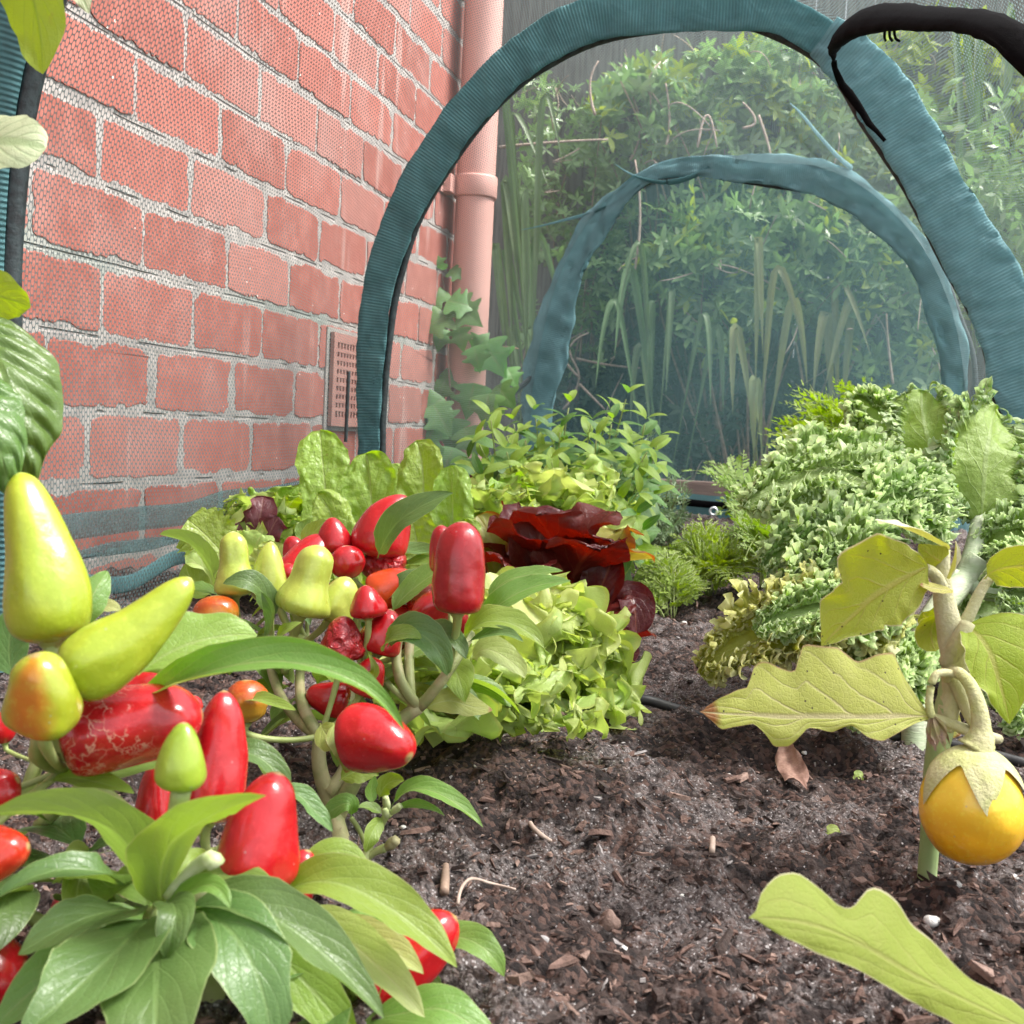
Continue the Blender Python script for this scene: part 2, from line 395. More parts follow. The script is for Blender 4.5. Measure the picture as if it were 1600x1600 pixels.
M['chip0'] = plain('dark bark chip', (.035, .025, .022), (.06, .04, .034), 200, .85, .7, 500, spec=.35)
M['chip1'] = plain('brown bark chip', (.10, .058, .045), (.16, .095, .075), 200, .85, .7, 500)
M['chip2'] = plain('pale wood chip', (.27, .18, .145), (.19, .12, .095), 200, .85, .7, 500)
M['grain'] = plain('pale sand grain', (.32, .29, .28), (.2, .18, .175), 400, .8, .3)

def soilmat():
    t = NT('garden soil')
    o = t.obj()
    a = t.noise(o, 6, 6, .6)
    b = t.noise(o, 60, 6, .7)
    c = t.noise(o, 420, 4, .7)
    col = t.mix(t.ss(b, .35, .68), (.024, .017, .016), (.085, .058, .050))
    vo = t.n('TexVoronoi', i={'Vector': o, 'Scale': 260.0, 'Randomness': 1.0})
    cs = t.n('SeparateColor', i={0: vo.outputs['Color']}).outputs[0]
    col = t.mix(t.ma('MULTIPLY', t.ma('GREATER_THAN', cs, .72), .7), col, (.115, .068, .055))
    col = t.mix(t.ma('MULTIPLY', t.ma('LESS_THAN', cs, .25), .8), col, (.014, .011, .011))
    sand = t.ma('MULTIPLY', t.ss(t.ma('MULTIPLY_ADD', t.ma('SUBTRACT', b, .5), .6, a), .455, .57), t.ss(c, .36, .62))
    col = t.mix(t.ma('MULTIPLY', sand, .8), col, (.205, .178, .172))
    vo2 = t.n('TexVoronoi', i={'Vector': o, 'Scale': 520.0})
    g = t.ma('MULTIPLY', t.ma('LESS_THAN', vo2.outputs['Distance'], .33), t.ma('GREATER_THAN', t.n('SeparateColor', i={0: vo2.outputs['Color']}).outputs[1], t.ma('SUBTRACT', .97, t.ma('MULTIPLY', sand, .55))))
    col = t.mix(t.ma('MULTIPLY', g, .8), col, (.42, .39, .385))
    h = t.ma('ADD', t.ma('ADD', t.ma('MULTIPLY', b, 1.2), t.ma('MULTIPLY', c, .5)), t.ma('MULTIPLY', vo.outputs['Distance'], -.6))
    return t.done(t.bsdf(Base_Color=col, Roughness=.92, Specular_IOR_Level=.25, Normal=t.bump(h, 1.0, .005)))
M['soil'] = soilmat()
M['earth'] = plain('dark earth', (.05, .038, .03), (.10, .075, .055), 8, .95, .8, 40)  # dark brown earth mottled by noise

def brickmat():
    t = NT('red brick')
    o = t.obj()
    ri = t.n('NewGeometry').outputs['Random Per Island']
    nz = t.noise(o, 26, 5, .6)
    fine = t.noise(o, 260, 3, .7)
    base = t.mix(ri, (.265, .074, .052), (.35, .112, .084))
    base = t.mix(t.ma('MULTIPLY', t.ss(t.ma('FRACT', t.ma('MULTIPLY', ri, 7.3)), .72, .9), .45), base, (.38, .20, .17))
    col = t.mix(t.ma('MULTIPLY', t.ss(nz, .42, .72), .4), base, (.47, .19, .15))
    col = t.mix(t.ma('MULTIPLY', t.ss(fine, .55, .75), .35), col, (.26, .055, .04))
    wsh = t.ss(t.noise(o, 5.5, 4, .6), .48, .68)
    col = t.mix(t.ma('MULTIPLY', wsh, .30), col, (.42, .27, .24))
    st = t.noise(t.n('VectorMath', operation='MULTIPLY', i={0: o, 1: (1, 1, .12)}), 14, 3)
    col = t.mix(t.ma('MULTIPLY', t.ss(st, .60, .70), .55), col, (.50, .36, .32))
    vo = t.n('TexVoronoi', i={'Vector': o, 'Scale': 70.0})
    wh = t.ma('MULTIPLY', t.ma('LESS_THAN', vo.outputs['Distance'], .14), t.ma('GREATER_THAN', t.n('SeparateColor', i={0: vo.outputs['Color']}).outputs[0], .96))
    col = t.mix(wh, col, (.7, .66, .6))
    return t.done(t.bsdf(Base_Color=col, Roughness=.85, Normal=t.bump(t.ma('ADD', nz, t.ma('MULTIPLY', fine, .35)), .5, .003)))
M['brick'] = brickmat()
def mortarmat():
    t = NT('lime mortar')
    o = t.obj()
    nz = t.noise(o, 30, 5, .65)
    big = t.noise(o, 3.0, 3)
    col = t.mix(t.ss(nz, .35, .65), (.37, .345, .32), (.26, .24, .225))
    z = t.n('SeparateXYZ', i={0: o}).outputs[2]
    zz = t.ma('MULTIPLY_ADD', t.ma('SUBTRACT', t.noise(o, 7, 2), .5), .006, z)
    fr = t.ma('ABSOLUTE', t.ma('SUBTRACT', t.ma('FRACT', t.ma('MULTIPLY', t.ma('SUBTRACT', zz, JOINT0-.043), 1/.086)), .5))
    line = t.ma('MULTIPLY', t.ma('SUBTRACT', 1.0, t.ss(fr, .008, .03)), t.ss(t.noise(o, 14, 3), .46, .58))
    col = t.mix(t.ma('MULTIPLY', line, .7), col, (.2, .18, .17))
    moss = t.ma('MULTIPLY', t.ss(t.ma('SUBTRACT', .05, t.ma('ABSOLUTE', t.ma('SUBTRACT', z, JOINT0+.086*2))), .0, .03), t.ss(big, .35, .55))
    col = t.mix(t.ma('MULTIPLY', moss, .7), col, (.20, .25, .215))
    low = t.ma('MULTIPLY', t.ss(t.ma('SUBTRACT', .35, z), .0, .3), t.ss(big, .4, .6))
    col = t.mix(t.ma('MULTIPLY', low, .5), col, (.26, .26, .23))
    h = t.ma('SUBTRACT', nz, t.ma('MULTIPLY', line, 1.2))
    return t.done(t.bsdf(Base_Color=col, Roughness=.95, Normal=t.bump(h, .9, .004)))
JOINT0 = .238
M['mortar'] = mortarmat()

def netmat(name, pitch=.0034, flat=None, thr=(.05, .55), col=(.055, .135, .14), dense=0.0):
    t = NT(name)
    uv = t.uv()
    sx = t.n('SeparateXYZ', i={0: uv})
    k = 2*PI/pitch
    wob = t.noise(uv, 30, 2)
    x = t.ma('MULTIPLY', sx.outputs[0], k)
    x = t.ma('ADD', x, t.ma('MULTIPLY', wob, 5.0))
    y = t.ma('MULTIPLY', sx.outputs[1], k*.62)
    c1 = t.ma('COSINE', t.ma('MULTIPLY', x, 1.0))
    c2 = t.ma('COSINE', t.ma('ADD', t.ma('MULTIPLY', x, .5), t.ma('MULTIPLY', y, .866)))
    c3 = t.ma('COSINE', t.ma('SUBTRACT', t.ma('MULTIPLY', x, .5), t.ma('MULTIPLY', y, .866)))
    s = t.ma('ADD', t.ma('ADD', c1, c2), c3)
    fac = t.ma('SUBTRACT', 1.0, t.ss(s, thr[0], thr[1]))
    if flat: fac = t.ma('MULTIPLY_ADD', t.ma('SUBTRACT', t.noise(uv, 9, 3), .5), .25, flat)
    if dense:
        dn = t.ma('MULTIPLY', t.ss(t.noise(uv, 5, 3), .5, .75), dense)
        fac = t.ma('MAXIMUM', fac, dn)
    d = t.n('BsdfDiffuse', i={'Color': col})
    tl = t.n('BsdfTranslucent', i={'Color': tuple(c*1.5 for c in col)})
    th = t.n('MixShader', i={0: .45, 1: d, 2: tl})
    return t.done(t.n('MixShader', i={0: fac, 1: t.n('BsdfTransparent'), 2: th}))
M['net'] = netmat('knitted garden net', pitch=.0042, thr=(-1.15, -.7), col=(.12, .165, .17))
M['net_end'] = netmat('knitted end net', flat=.40, col=(.085, .150, .160))
def sleevemat(name, col, al=.95, rib=.0046):
    t = NT(name)
    sx = t.n('SeparateXYZ', i={0: t.uv()})
    o = t.obj()
    r = t.ma('SINE', t.ma('MULTIPLY', sx.outputs[0], 2*PI/rib))
    nz = t.noise(o, 22, 4)
    c = t.mix(t.ss(nz, .3, .7), col, tuple(x*1.45 for x in col))
    c = t.mix(t.ma('MULTIPLY', t.ss(r, -.2, 1), .35), c, tuple(x*.45 for x in col))
    h = t.ma('ADD', t.ma('MULTIPLY', r, .25), t.ma('MULTIPLY', t.noise(o, 30, 3, .5, 1.0), 3.0))
    d = t.bsdf(Base_Color=c, Roughness=.8, Normal=t.bump(h, .7, .003), Specular_IOR_Level=.3)
    tl = t.n('BsdfTranslucent', i={'Color': tuple(x*1.5 for x in col)})
    th = t.n('MixShader', i={0: .45, 1: d, 2: tl})
    return t.done(t.n('MixShader', i={0: al, 1: t.n('BsdfTransparent'), 2: th}))
M['sleeve'] = sleevemat('teal net sleeve', (.11, .245, .26))
M['sleeve_lit'] = sleevemat('loose lit teal net sleeve', (.19, .34, .365), al=.92)  # lighter copy of the sleeve colour, sky light on the loose side painted in
M['fold'] = sleevemat('sheer net fold', (.085, .20, .21), al=.55)
# ------------------------------------------------------------------ world and light
w = bpy.data.worlds.new('World'); SCN.world = w; w.use_nodes = True
nt = w.node_tree; nt.nodes.clear()
wo = nt.nodes.new('ShaderNodeOutputWorld'); bg = nt.nodes.new('ShaderNodeBackground')
sky = nt.nodes.new('ShaderNodeTexSky'); sky.sky_type = 'NISHITA'; sky.sun_disc = False
SUN_EL, SUN_AZ = math.radians(58), math.radians(78)       # azimuth clockwise from +Y
sky.sun_elevation = SUN_EL; sky.sun_rotation = SUN_AZ
sky.dust_density = 3.0; sky.air_density = 1.0
hs = nt.nodes.new('ShaderNodeHueSaturation'); hs.inputs['Saturation'].default_value = .22
nt.links.new(sky.outputs[0], hs.inputs['Color']); nt.links.new(hs.outputs[0], bg.inputs[0]); nt.links.new(bg.outputs[0], wo.inputs[0])
bg.inputs[1].default_value = .125
sl = bpy.data.lights.new('sun', 'SUN'); sl.energy = 2.2; sl.angle = math.radians(20); sl.color = (1, .96, .9)
so = bpy.data.objects.new('sun', sl); COL.objects.link(so)
sd = Vector((math.sin(SUN_AZ)*math.cos(SUN_EL), math.cos(SUN_AZ)*math.cos(SUN_EL), math.sin(SUN_EL)))
so.rotation_euler = sd.to_track_quat('Z', 'Y').to_euler()
SCN.view_settings.view_transform = 'Standard'; SCN.view_settings.look = 'None'
SCN.view_settings.exposure = 1.88; SCN.view_settings.gamma = 1.0
SCN.cycles.max_bounces = 8; SCN.cycles.transparent_max_bounces = 24; SCN.cycles.diffuse_bounces = 4
SCN.cycles.transmission_bounces = 6; SCN.cycles.use_denoising = True

# ------------------------------------------------------------------ ground and soil
def plane(name, x0, x1, y0, y1, z, mt):
    return mesh(name, [(x0, y0, z), (x1, y0, z), (x1, y1, z), (x0, y1, z)], [(0, 1, 2, 3)], mt)
g = plane('ground', -60, 60, -60, 60, -.035, M['earth']); tag(g, 'dark bare earth around the garden bed', None, kind='structure')
def soil_z(x, y):
    p = np.stack([x, y, np.zeros_like(x)], -1)
    z = .016*fbm(p*5, 2)+.009*fbm(p*22+4, 3, .6)+.0045*fbm(p*90+9, 3, .65)
    near = np.clip((1.6-y)/1.2, 0, 1)
    z = z+near*.0022*fbm(p*330+2, 2, .7)
    z = z+np.clip((-.45-x)/.3, 0, 1)*.045+np.clip((y-2.4)/.8, 0, 1)*.03
    return z-.012*np.clip((.35-y)/.3, 0, 1)
def zs(x, y):
    return float(soil_z(A([float(x)]), A([float(y)]))[0])
ny, nx = 520, 330
yy = .22*(3.28/.22)**np.linspace(0, 1, ny)
xx = np.linspace(-1, 1, nx)
Y = np.repeat(yy[:, None], nx, 1)
hw = np.minimum(.16+.62*Y, .62)
X = np.clip(-.13+xx[None]*hw-.02*Y, -.775, .46)
Z = soil_z(X, Y)
s_ = mesh('soil', np.stack([X, Y, Z], -1), grid_faces(ny, nx)[:, ::-1], M['soil']); tag(s_, 'dark crumbly garden soil with pale sandy patches', None, kind='structure')

# mulch chips, one counted mass
def chips(name, n, smin, smax, mats, wts, label, zp=.0006, box_=(-.75, .45), yr=(.3, 3.0), flat=.3, elong=2.2):
    b = MB()
    r = np.random.RandomState(len(name)*13+n)
    for k in range(n):
        y = yr[0]*(yr[1]/yr[0])**(r.rand()**1.15)
        h = min(.16+.55*y, .6)
        x = np.clip(-.12+(r.rand()*2-1)*h, *box_)
        s = smin*(smax/smin)**(r.rand()**2.2)
        nv = r.randint(4, 7)
        a = np.sort(r.rand(nv)*2*PI)
        e = 1+r.rand()*elong
        ring = np.c_[np.cos(a)*e, np.sin(a), np.zeros(nv)]*s*.5*(.75+.5*r.rand(nv, 1))
        ring[:, 2] += (r.rand(nv)-.5)*s*.2
        top = ring*A([.86, .8, 1])+A([0, 0, s*flat*(.5+r.rand())])
        an, tl, t2 = r.rand()*2*PI, (r.rand()-.5)*1.1, (r.rand()-.5)*.9
        R = np.array(Matrix.Rotation(an, 3, 'Z') @ Matrix.Rotation(tl, 3, 'X') @ Matrix.Rotation(t2, 3, 'Y'))
        V = np.r_[ring, top]@R.T+A([x, y, zs(x, y)+zp+s*.05])
        Fc = [tuple(range(nv))[::-1], tuple(range(nv, 2*nv))]+[(i, (i+1) % nv, nv+(i+1) % nv, nv+i) for i in range(nv)]
        b.add(V, Fc, mi=int(r.choice(len(mats), p=wts)))
    o = b.build(name, mats, smooth=False)
    return tag(o, label, None, kind='stuff')
chips('bark_mulch', 10000, .002, .0085, [M['chip0'], M['chip1'], M['chip2']], [.52, .36, .12], 'loose dark and brown bark chips scattered over the soil')
chips('fine_mulch', 14000, .0009, .0034, [M['chip0'], M['chip1'], M['chip2'], M['grain']], [.42, .34, .16, .08], 'fine crumbs and grit lying over the soil', yr=(.3, 1.5), flat=.5, elong=4)

# ------------------------------------------------------------------ brick wall
WX = -.803
wall_y1 = PX(716, 300, WX)[1]
wall = MB()
ya, yb = -.6, wall_y1
wall.add(*box(WX-.22, WX-.0002, ya, yb, -.05, 1.95), mi=1)
ref = PX(149, 475, WX)[1]
pit = .212
vent0, vent1 = PX(513, 520, WX), PX(513, 660, WX)
vy0 = vent0[1]; vy1 = vy0+.21; vz1, vz0 = vent0[2]+.002, vent1[2]-.006
br = np.random.RandomState(5)
for k in range(-4, 21):
    z0 = JOINT0+k*.086+.0058+br.uniform(-.0015, .001); z1 = z0+.0745+br.uniform(-.001, .001)
    off = ref+(0 if k % 2 == 1 else pit*.5)+br.uniform(-.012, .012)
    j0 = int((ya-off)/pit)-1
    y = off+j0*pit
    while y < yb:
        L = pit+br.uniform(-.010, .010)
        b0, b1 = y+.0025+br.uniform(0, .0015), y+L-.0025-br.uniform(0, .0015)
        y += L
        b0, b1 = max(b0, ya), min(b1, yb-.004)
        if b1-b0 < .02: continue
        # a rounded, mortar-bitten outline
        pts = []
        rad = .004+br.rand()*.010
        hy, hz = (b1-b0)/2, (z1-z0)/2
        n = 120
        for q in range(n):
            a = 2*PI*q/n
            c, s_2 = math.cos(a), math.sin(a)
            sc_ = 1/max(abs(c)/hy, abs(s_2)/hz)
            py_, pz_ = c*sc_, s_2*sc_
            ey, ez = hy-rad, hz-rad
            if abs(py_) > ey and abs(pz_) > ez:
                d = A([abs(py_)-ey, abs(pz_)-ez]); d = d/np.linalg.norm(d)*rad
                py_ = math.copysign(ey+d[0], py_); pz_ = math.copysign(ez+d[1], pz_)
            pts.append((py_, pz_))
        pts = A(pts)
        cy, cz = (b0+b1)/2, (z0+z1)/2
        q3 = np.c_[pts[:, 0]+cy, pts[:, 1]+cz, np.full(n, k*3.7)]
        ins = .0016*fbm(q3*60, 3)+np.maximum(0, vnoise(q3*18+5)-.15)*.010+np.maximum(0, vnoise(q3*150+5)-.15)*.006+.0012*vnoise(q3*300)
        ins = np.clip(ins, -.0028, .012)
        dirn = pts/np.maximum(np.abs(pts).max(1, keepdims=True), 1e-6)*0+np.c_[np.sign(pts[:, 0])*(np.abs(pts[:, 0]) > hy-rad*1.2), np.sign(pts[:, 1])*(np.abs(pts[:, 1]) > hz-rad*1.2)]
        pts = pts-dirn*ins[:, None]
        fx = WX+br.uniform(-.0008, .0012)
        V = []
        for (dx, sh) in ((-.004, 0), (.0003, 0), (.0006, .0012)):
            pp = pts-dirn*sh
            V.append(np.c_[np.full(n, fx+dx), pp[:, 0]+cy, pp[:, 1]+cz])
        V = np.concatenate(V)
        Fc = [(r*n+i, r*n+(i+1) % n, (r+1)*n+(i+1) % n, (r+1)*n+i) for r in (0, 1) for i in range(n)]
        Fc.append(tuple(2*n+i for i in range(n)))
        wall.add(V, Fc, mi=0)
wall_o = wall.build('brick_wall', [M['brick'], M['mortar']], smooth=False)
tag(wall_o, 'red brick house wall with crumbling pale mortar beside the netted tunnel', 'wall')
v = MB()
xo = WX+.012
v.add(*box(WX-.0005, WX+.0035, vy0-.012, vy1+.01, vz0-.008, vz1+.008), mi=1)
v.add(*box(WX+.0035, WX+.005, vy0, vy1, vz0, vz1), mi=2)  # dark sheet standing for the shade behind the vent slots
rows, cols = 9, 13
cw, ch = (vy1-vy0-.03)/cols, (vz1-vz0-.03)/rows
v.add(*box(WX+.005, xo, vy0, vy0+.016, vz0, vz1)); v.add(*box(WX+.005, xo, vy1-.016, vy1, vz0, vz1))
v.add(*box(WX+.005, xo, vy0+.016, vy1-.016, vz0, vz0+.016)); v.add(*box(WX+.005, xo, vy0+.016, vy1-.016, vz1-.016, vz1))
for i in range(1, cols):
    yc = vy0+.015+i*cw
    v.add(*box(WX+.0045, xo-.0006, yc-cw*.24, yc+cw*.24, vz0+.016, vz1-.016))
for i in range(1, rows):
    zc = vz0+.015+i*ch
    v.add(*box(WX+.004, xo-.0002, vy0+.0162, vy1-.0162, zc-ch*.22, zc+ch*.22))
v.build('air_vent', [M['terra'], M['mortar'], M['dark']], wall_o, smooth=False)

# ------------------------------------------------------------------ downpipe
pc = PX(752, 100, WX+.058)
px_, py_ = WX+.058, pc[1]
dp = thing('downpipe', (px_, py_, 0), 'pink painted round downpipe with a joint collar at the wall corner', 'pipe')
def ring_tube(x, y, prof, n=32):
    a = np.linspace(0, 2*PI, n, endpoint=False)
    V = A([[(x+r*math.cos(t), y+r*math.sin(t), z) for t in a] for z, r in prof]).reshape(-1, 3)
    return V, grid_faces(len(prof), n, True)[:, ::-1]
b = MB(); b.add(*ring_tube(px_, py_, [(0, .043), (.5, .043), (1, .043), (1.5, .043), (2.1, .043)]))
b.build('pipe', M['pipe'], dp)
zc = PX(752, 300, px_)[2]
b = MB(); b.add(*ring_tube(px_, py_, [(zc-.025, .0432), (zc-.025, .047), (zc-.022, .0486), (zc+.018, .0486), (zc+.022, .0475), (zc+.022, .0432)]))
b.build('collar', M['pipe'], dp)
b = MB(); b.add(*box(WX+.003, px_-.036, py_-.072, py_-.028, zc-.022, zc+.016)); b.add(*box(WX+.0015, WX+.006, py_-.085, py_-.03, zc-.024, zc+.018))
V_, F_, _u = tube([(WX+.006, py_-.076, zc-.002), (WX+.010, py_-.076, zc-.002)], .005, 10); b.add(V_, F_)
b.build('bracket', M['pipe'], dp, smooth=False)

# ------------------------------------------------------------------ fence behind the bushes
FY = 4.25
fe = thing('timber_fence', (0, FY, 0), 'grey weathered timber paling fence behind the bushes', 'fence')
r_ = np.random.RandomState(3)
x = -1.5
while x < 2.1:
    wd = .095+r_.uniform(-.004, .004)
    b = MB(); V_, F_ = box(x, x+wd, FY+r_.uniform(-.004, .004), FY+.018, -.03, 2.15+r_.uniform(-.01, .01)); b.add(V_, F_)
    b.build('paling', M['paling'], fe, smooth=False)
    x += wd+.0012
for z in (.35, 1.35):
    b = MB(); b.add(*box(-1.5, 2.1, FY+.0225, FY+.06, z, z+.07)); b.build('rail', M['paling'], fe, smooth=False)

# ------------------------------------------------------------------ net tunnel
Y0, Y1, Y2, YE = .80, 1.80, 2.83, 3.42
tun = thing('garden_tunnel', (-.17, Y1, 0), 'teal green netting tunnel cloche on black hoops covering the bed', 'netting tunnel')
h1px = [(574, 800), (576, 700), (577, 600), (588, 470), (618, 360), (672, 255), (755, 145), (842, 70), (930, 28), (1020, 18), (1110, 16), (1200, 18), (1285, 58), (1358, 122), (1420, 216), (1490, 345), (1545, 440), (1592, 535), (1632, 650), (1652, 770), (1660, 870)]
h2px = [(840, 800), (838, 700), (846, 600), (866, 500), (892, 420), (935, 345), (990, 290), (1055, 262), (1120, 258), (1195, 268), (1270, 272), (1335, 300), (1396, 352), (1440, 410), (1474, 490), (1490, 570), (1496, 650), (1502, 780)]
H1 = A([PY(*p, Y1) for p in h1px]); H2 = A([PY(*p, Y2) for p in h2px])
H1[0][2] = H1[-1][2] = H2[0][2] = H2[-1][2] = .03
NA = 61
H1r, H2r = resample(H1, NA), resample(H2, NA)
H0r = H1r*1.0; H0r[:, 1] = Y0; _t = PY(14, 110, Y0); _k = np.argmin(abs(H0r[:25, 2]-_t[2])); H0r[:, 0] += (_t[0]-H0r[_k, 0])*np.linspace(1, 0, NA)**.6
Hm = H1r*1.0; Hm[:, 1] = -.55
def loft(rings, sag=0, m_=9):
    rows, us = [], []
    for (a, b_) in zip(rings[:-1], rings[1:]):
        for t in np.linspace(0, 1, m_, endpoint=False):
            r = a*(1-t)+b_*t
            c = A([r[:, 0].mean(), r[0, 1], .35])
            d = r-c; d[:, 1] = 0
            q = np.c_[r[:, :2]*6, r[:, 2]*6]
            r = r-norm(d)*(sag*4*t*(1-t)*(1+.5*vnoise(q)))[:, None]+norm(d)*(.007*vnoise(q*2.3)*min(1, 6*t*(1-t)))[:, None]
            rows.append(r)
    rows.append(rings[-1])
    R = A(rows)
    U = np.cumsum(np.r_[np.zeros((1, NA)), np.linalg.norm(np.diff(R, axis=0), axis=2)], 0)
    Vv = np.cumsum(np.c_[np.zeros(len(R)), np.linalg.norm(np.diff(R, axis=1), axis=2)], 1)
    return R.reshape(-1, 3), grid_faces(len(R), NA), np.stack([U, Vv], -1).reshape(-1, 2)
Sx = norm(np.cross(norm(np.gradient(H1r, axis=0)), A([0, 1., 0]))); Sx2 = norm(np.cross(norm(np.gradient(H2r, axis=0)), A([0, 1., 0])))
Ho1 = H1r+Sx*np.interp(np.linspace(0, 1, NA), [0, .3, .6, .8, 1], [.022, .03, .034, .055, .066])[:, None]; Ho2 = H2r+Sx2*.018; Ho0 = H0r+Sx*.024; Hmo = Hm+Sx*.024
mesh('net_cover', *[(x_) for x_ in loft([Hmo, Ho0, Ho1, Ho2], .02)][:2], M['net'], tun, uv=loft([Hmo, Ho0, Ho1, Ho2], .02)[2])
# end panel, slanting from the last hoop to the ground behind
E = H2r.copy()
tt = np.linspace(0, 1, NA)
E[:, 0] = np.interp(tt, [0, 1], [-.70, .44]); E[:, 1] = YE+.02; E[:, 2] = .045
V_, F_, U_ = loft([H2r, E], .015, 14)
mesh('end_net', V_, F_, M['net_end'], tun, uv=U_)

def sleeve(pts_px, Yh, wpx, name, mt, dz=0, wr=.004, thick=.28, parent=tun, seed=0, part=(0, 1), wa=.18):
    p = A([PY(x_, y_, Yh) for x_, y_ in pts_px])
    n = 150
    c = resample(p, n, np.linspace(*part, n))
    wm = np.interp(np.linspace(*part, n), np.linspace(0, 1, len(wpx)), wpx)*A([np.dot(q-C0, Fv) for q in c])/F_PX*.5
    T = norm(np.gradient(c, axis=0))
    S = norm(np.cross(T, A([0, 1., 0])))
    B = A([0, 1., 0])
    ns = 20
    a = np.linspace(0, 2*PI, ns, endpoint=False)
    q = np.stack([np.repeat(np.arange(n)[:, None]*.16, ns, 1), np.repeat(np.cos(a)[None]*1.2, n, 0), np.repeat(np.sin(a)[None]*1.2, n, 0)], -1)+seed
    wv = 1+wa*vnoise(q)+wa*.5*vnoise(q*2.7)
    V = c[:, None]+S[:, None]*(np.cos(a)[None]*wm[:, None]*wv)[..., None]+B[None, None]*((np.sign(np.sin(a))*np.abs(np.sin(a))**.3)[None]*(wm*thick)[:, None]*wv+(wr*(vnoise(q*A([3.5, 2.2, 2.2])+3)+.6*vnoise(q*A([9, 3, 3])))))[..., None]
    L = np.r_[0, np.cumsum(np.linalg.norm(np.diff(c, axis=0), axis=1))]
    uv = np.stack([np.repeat(L[:, None], ns, 1), np.repeat(a[None]/6.28, n, 0)], -1)
    return mesh(name, V.reshape(-1, 3), grid_faces(n, ns, True), mt, parent, uv=uv.reshape(-1, 2))
sleeve(h1px, Y1-.004, [34, 36, 46, 52, 58, 62, 66, 70, 72, 66, 58, 62, 92, 108, 118, 132, 140, 140], 'hoop_sleeve', M['sleeve'], wr=.0035, thick=.10, part=(0, .615), wa=.06)
sleeve(h1px, Y1-.008, [34, 36, 46, 52, 58, 62, 66, 70, 76, 72, 64, 60, 70, 92, 84, 86, 96, 110, 120, 130, 130], 'hoop_sleeve', M['sleeve_lit'], wr=.005, thick=.10, seed=9, part=(.60, 1), wa=.10)
sleeve(h2px, Y2-.004, [52, 54, 58, 56, 50, 44, 36, 26, 32, 46, 54, 50, 46, 44, 42, 38, 36, 36], 'hoop_sleeve', M['sleeve_lit'], wr=.009, thick=.12, seed=5, wa=.34)
h0px = None
b = MB()
c0 = H0r.copy()
nn = 90
c = resample(c0[::3], nn)
T = norm(np.gradient(c, axis=0)); S = norm(np.cross(T, A([0, 1., 0])))
a = np.linspace(0, 2*PI, 16, endpoint=False)
q = np.stack([np.repeat(np.arange(nn)[:, None]*.2, 16, 1), np.repeat(np.cos(a)[None], nn, 0), np.repeat(np.sin(a)[None], nn, 0)], -1)
wv = 1+.25*vnoise(q)
V_ = c[:, None]+S[:, None]*(np.cos(a)[None]*.024*wv)[..., None]+A([0, 1., 0])*(np.sin(a)[None]*.009*wv)[..., None]
mesh('hoop_sleeve', V_.reshape(-1, 3), grid_faces(nn, 16, True), M['sleeve'], tun, uv=np.stack([np.repeat(np.arange(nn)[:, None]*.025, 16, 1), np.repeat(a[None], nn, 0)], -1).reshape(-1, 2))
def pole(Hr, off, r, seed, wig=.006, wpx=None):
    c = resample(Hr[::3], 90)
    T = norm(np.gradient(c, axis=0)); S = norm(np.cross(T, A([0, 1., 0])))
    q = np.c_[np.arange(90)*.22, np.full(90, seed), np.zeros(90)]
    o_ = np.interp(np.linspace(0, 1, 90), np.linspace(0, 1, len(off)), off)+wig*vnoise(q)
    if wpx is not None:
        o_ = o_-np.interp(np.linspace(0, 1, 90), np.linspace(0, 1, len(wpx)), wpx)*.5*A([np.dot(q_-C0, Fv) for q_ in c])/F_PX
    V, Fc, uv = tube(c+S*o_[:, None]+A([0, .010, 0]), r, 8, n=90)
    mesh('hoop_pole', V, Fc, M['pole'], tun, uv=uv)
W1 = [34, 36, 46, 52, 58, 62, 66, 70, 76, 72, 64, 60, 70, 92, 84, 86, 96, 110, 120, 130, 130]
pole(H1r, [.003, .003, .003, .003, .003, .005, .006, .006, .006, .005, .003, .004, .001, .004, .001], .0062, 1, .006, W1)
W2 = [52, 54, 58, 56, 50, 44, 36, 26, 32, 46, 54, 50, 46, 44, 42, 38, 36, 36]
pole(H2r, [.03, .03, .02, .02, .02, .01, .01, .01, .004, .012, .006, .066, .068, .066, .064, .064], .006, 2, .009, W2)
pole(H0r, [-.024]*4, .009, 3, .003)
# thick black webbing looping along the top of the hoop
bp = [(1383, 220), (1356, 190), (1336, 158), (1314, 130), (1303, 96), (1312, 62), (1345, 36), (1400, 28), (1460, 30), (1520, 34), (1566, 50), (1598, 74), (1640, 112), (1690, 170)]
def on_net(px, py, marg=.035):
    yv = Y1-.03
    c = A([H1r[:, 0].mean(), 0, .35])
    hx = (H1r-c)*A([1, 0, 1])
    ha = np.arctan2(hx[:, 2], hx[:, 0]); hr = np.linalg.norm(hx, axis=1)
    o_ = np.argsort(ha)
    while yv > Y0:
        q = PY(px, py, yv)
        d = (q-c)*A([1, 0, 1])
        if np.linalg.norm(d) < np.interp(math.atan2(d[2], d[0]), ha[o_], hr[o_])-marg: return q
        yv -= .005
    return q
wb = A([on_net(x_, y_) for i, (x_, y_) in enumerate(bp)])
wsc = A([np.dot(q-C0, Fv)/1.7 for q in wb])
V_, F_, U_ = tube(wb, A([.002, .007, .004, .014, .026, .030, .030, .029, .028, .028, .027, .027, .028, .026])*wsc, 12, n=60, flat=.45, flatdir=A([0, 1., .0]))
V_ = V_+.0015*vnoise(V_*160)[:, None]
mesh('binding', V_, F_, M['black'], tun, uv=U_)
tg_ = [tube([on_net(1384+dx, 40, .04), on_net(1382+dx*1.2, 58, .04), on_net(1384+dx*1.5, 64, .04)], .0016, 6) for dx in (0, 7, 14)]
